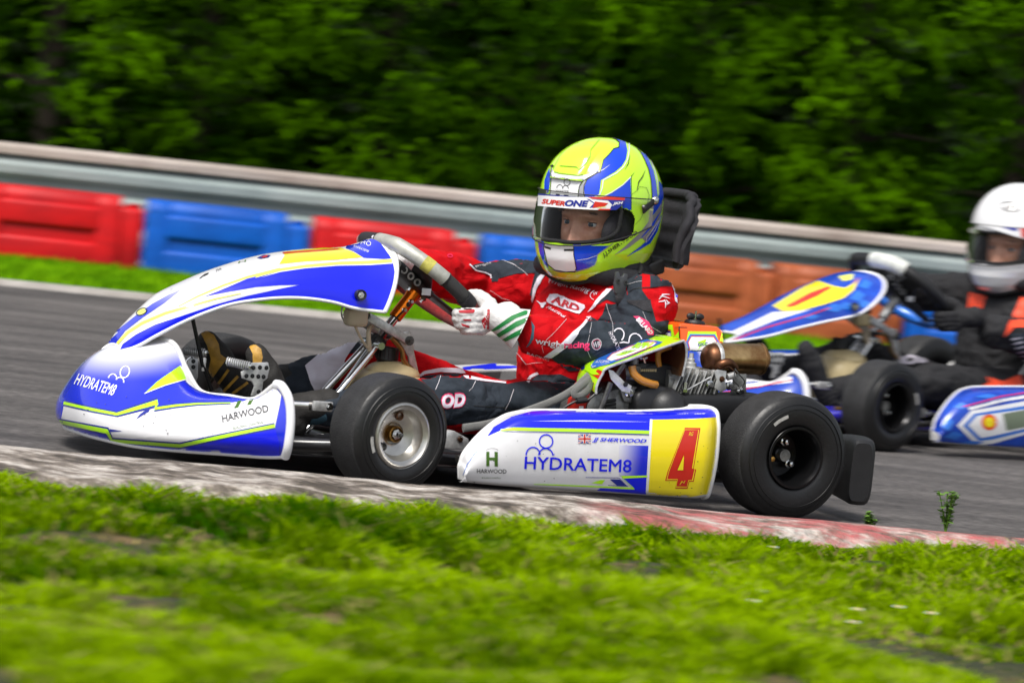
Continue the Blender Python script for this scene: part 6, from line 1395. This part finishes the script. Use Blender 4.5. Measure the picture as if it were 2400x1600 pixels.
    b = MB(); b.tube([V(.245 + .125 * math.cos(t), .118 * math.sin(t), .487 + .012 * math.cos(t)) for t in np.linspace(0, 2 * math.pi, 60)[:-1]], .026, 'pad', 16, closed=True, up=(0, 0, 1)); b.tube([V(.245 + .10 * math.cos(t), .10 * math.sin(t), .512 + .01 * math.cos(t)) for t in np.linspace(0, 2 * math.pi, 60)[:-1]], .026, 'pad', 16, closed=True, up=(0, 0, 1))
    nb = obj('neck_brace', b, p, 60)
    if style == 'a':
        b = MB(); cc = V(.275, 0, 0); G = []
        for i in range(33):
            a = R(180 - 38 + 76 * i / 32); r_ = []; ed = 1 - abs((i - 16) / 16) ** 5
            for j in range(22):
                t = j / 21; z = .535 + (.155 * (.55 + .45 * ed)) * t; rr = .185 + .045 * t ** .7 + (.03 * (1 - t) ** 3)
                ribs = .004 * math.cos((i - 16) * 1.9) * (1 if abs(i - 16) > 5 else 0) + .003 * math.cos(t * 24) * (1 if abs(i - 16) <= 5 else 0)
                r_.append(cc + V(rr * math.cos(a), (rr - .02) * math.sin(a), z) - V(math.cos(a), math.sin(a), 0) * ribs)
            G.append(r_)
        b.grid(G, 'pad', .022); ob_ = [G[i][-1] for i in range(33)]; ed_ = G[0] + [r_[-1] for r_ in G[1:-1]] + G[-1][::-1]; b.tube(ed_, .011, 'pad', 10)
        b.tube([r_[0] - V(0, 0, .004) for r_ in G], .012, 'blackp', 12); b.tube([r_[0] - V(.0, 0, .017) for r_ in G], .002, 'alu', 6)
        b.prism([k1(1512, 622, y=.08), k1(1560, 605, y=.08), k1(1560, 640, y=.08), k1(1520, 652, y=.08)], (0, -.16, 0), 'blackp', .006)
        obj('head_rest', b, nb, 50)
        b = MB(); y_ = .17
        b.prism([k1(*Z4(x, y), y=y_) for x, y in [(800, 1205), (825, 1200), (835, 1240), (855, 1240), (870, 1215), (898, 1222), (893, 1300), (882, 1345), (885, 1400), (800, 1390), (788, 1370), (785, 1300), (795, 1250)]], (0, -.008, 0), mat('buckle_plastic', (.05, .052, .06), .4), .0015)
        for x, y in ((812, 1275), (878, 1290)): b.ring if 0 else None; q = k1(*Z4(x, y), y=y_ + .001); b.lathe([(.0045, 0), (.0045, .002), (.003, .002), (.003, 0)], q, (0, 1, 0), 'steel', 16)
        b.tube([k1(*Z4(838, 1380), y=.165), k1(*Z4(840, 1440), y=.17), k1(*Z4(900, 1480), y=.16)], .014, 'pad', 10, flat=.3, smooth=8)
        obj('buckle', b, nb, 40); b = MB()
        b.tube([k1(*Z4(975, 1150), y=.10), k1(*Z4(1000, 1200), y=.12), k1(*Z4(980, 1250), y=.14)], .014, 'pad', 10, flat=.4, smooth=10)
        obj('brace_strap', b, nb, 40)
    return p
p1 = person(F1, 'a', 'person in red and grey racing suit, yellow and blue helmet, driving the front kart')
T1 = helmet(p1, F1, 'a', HC, 24, 4, 0)
F2b = Frame(*(F2.o - F2.h * .14)[:2], F2.th)
p2 = person(F2b, 'b', 'person in a black and orange suit and plain white helmet driving the kart behind')
T2 = helmet(p2, F2b, 'b', HC2, 10, 5, 0)
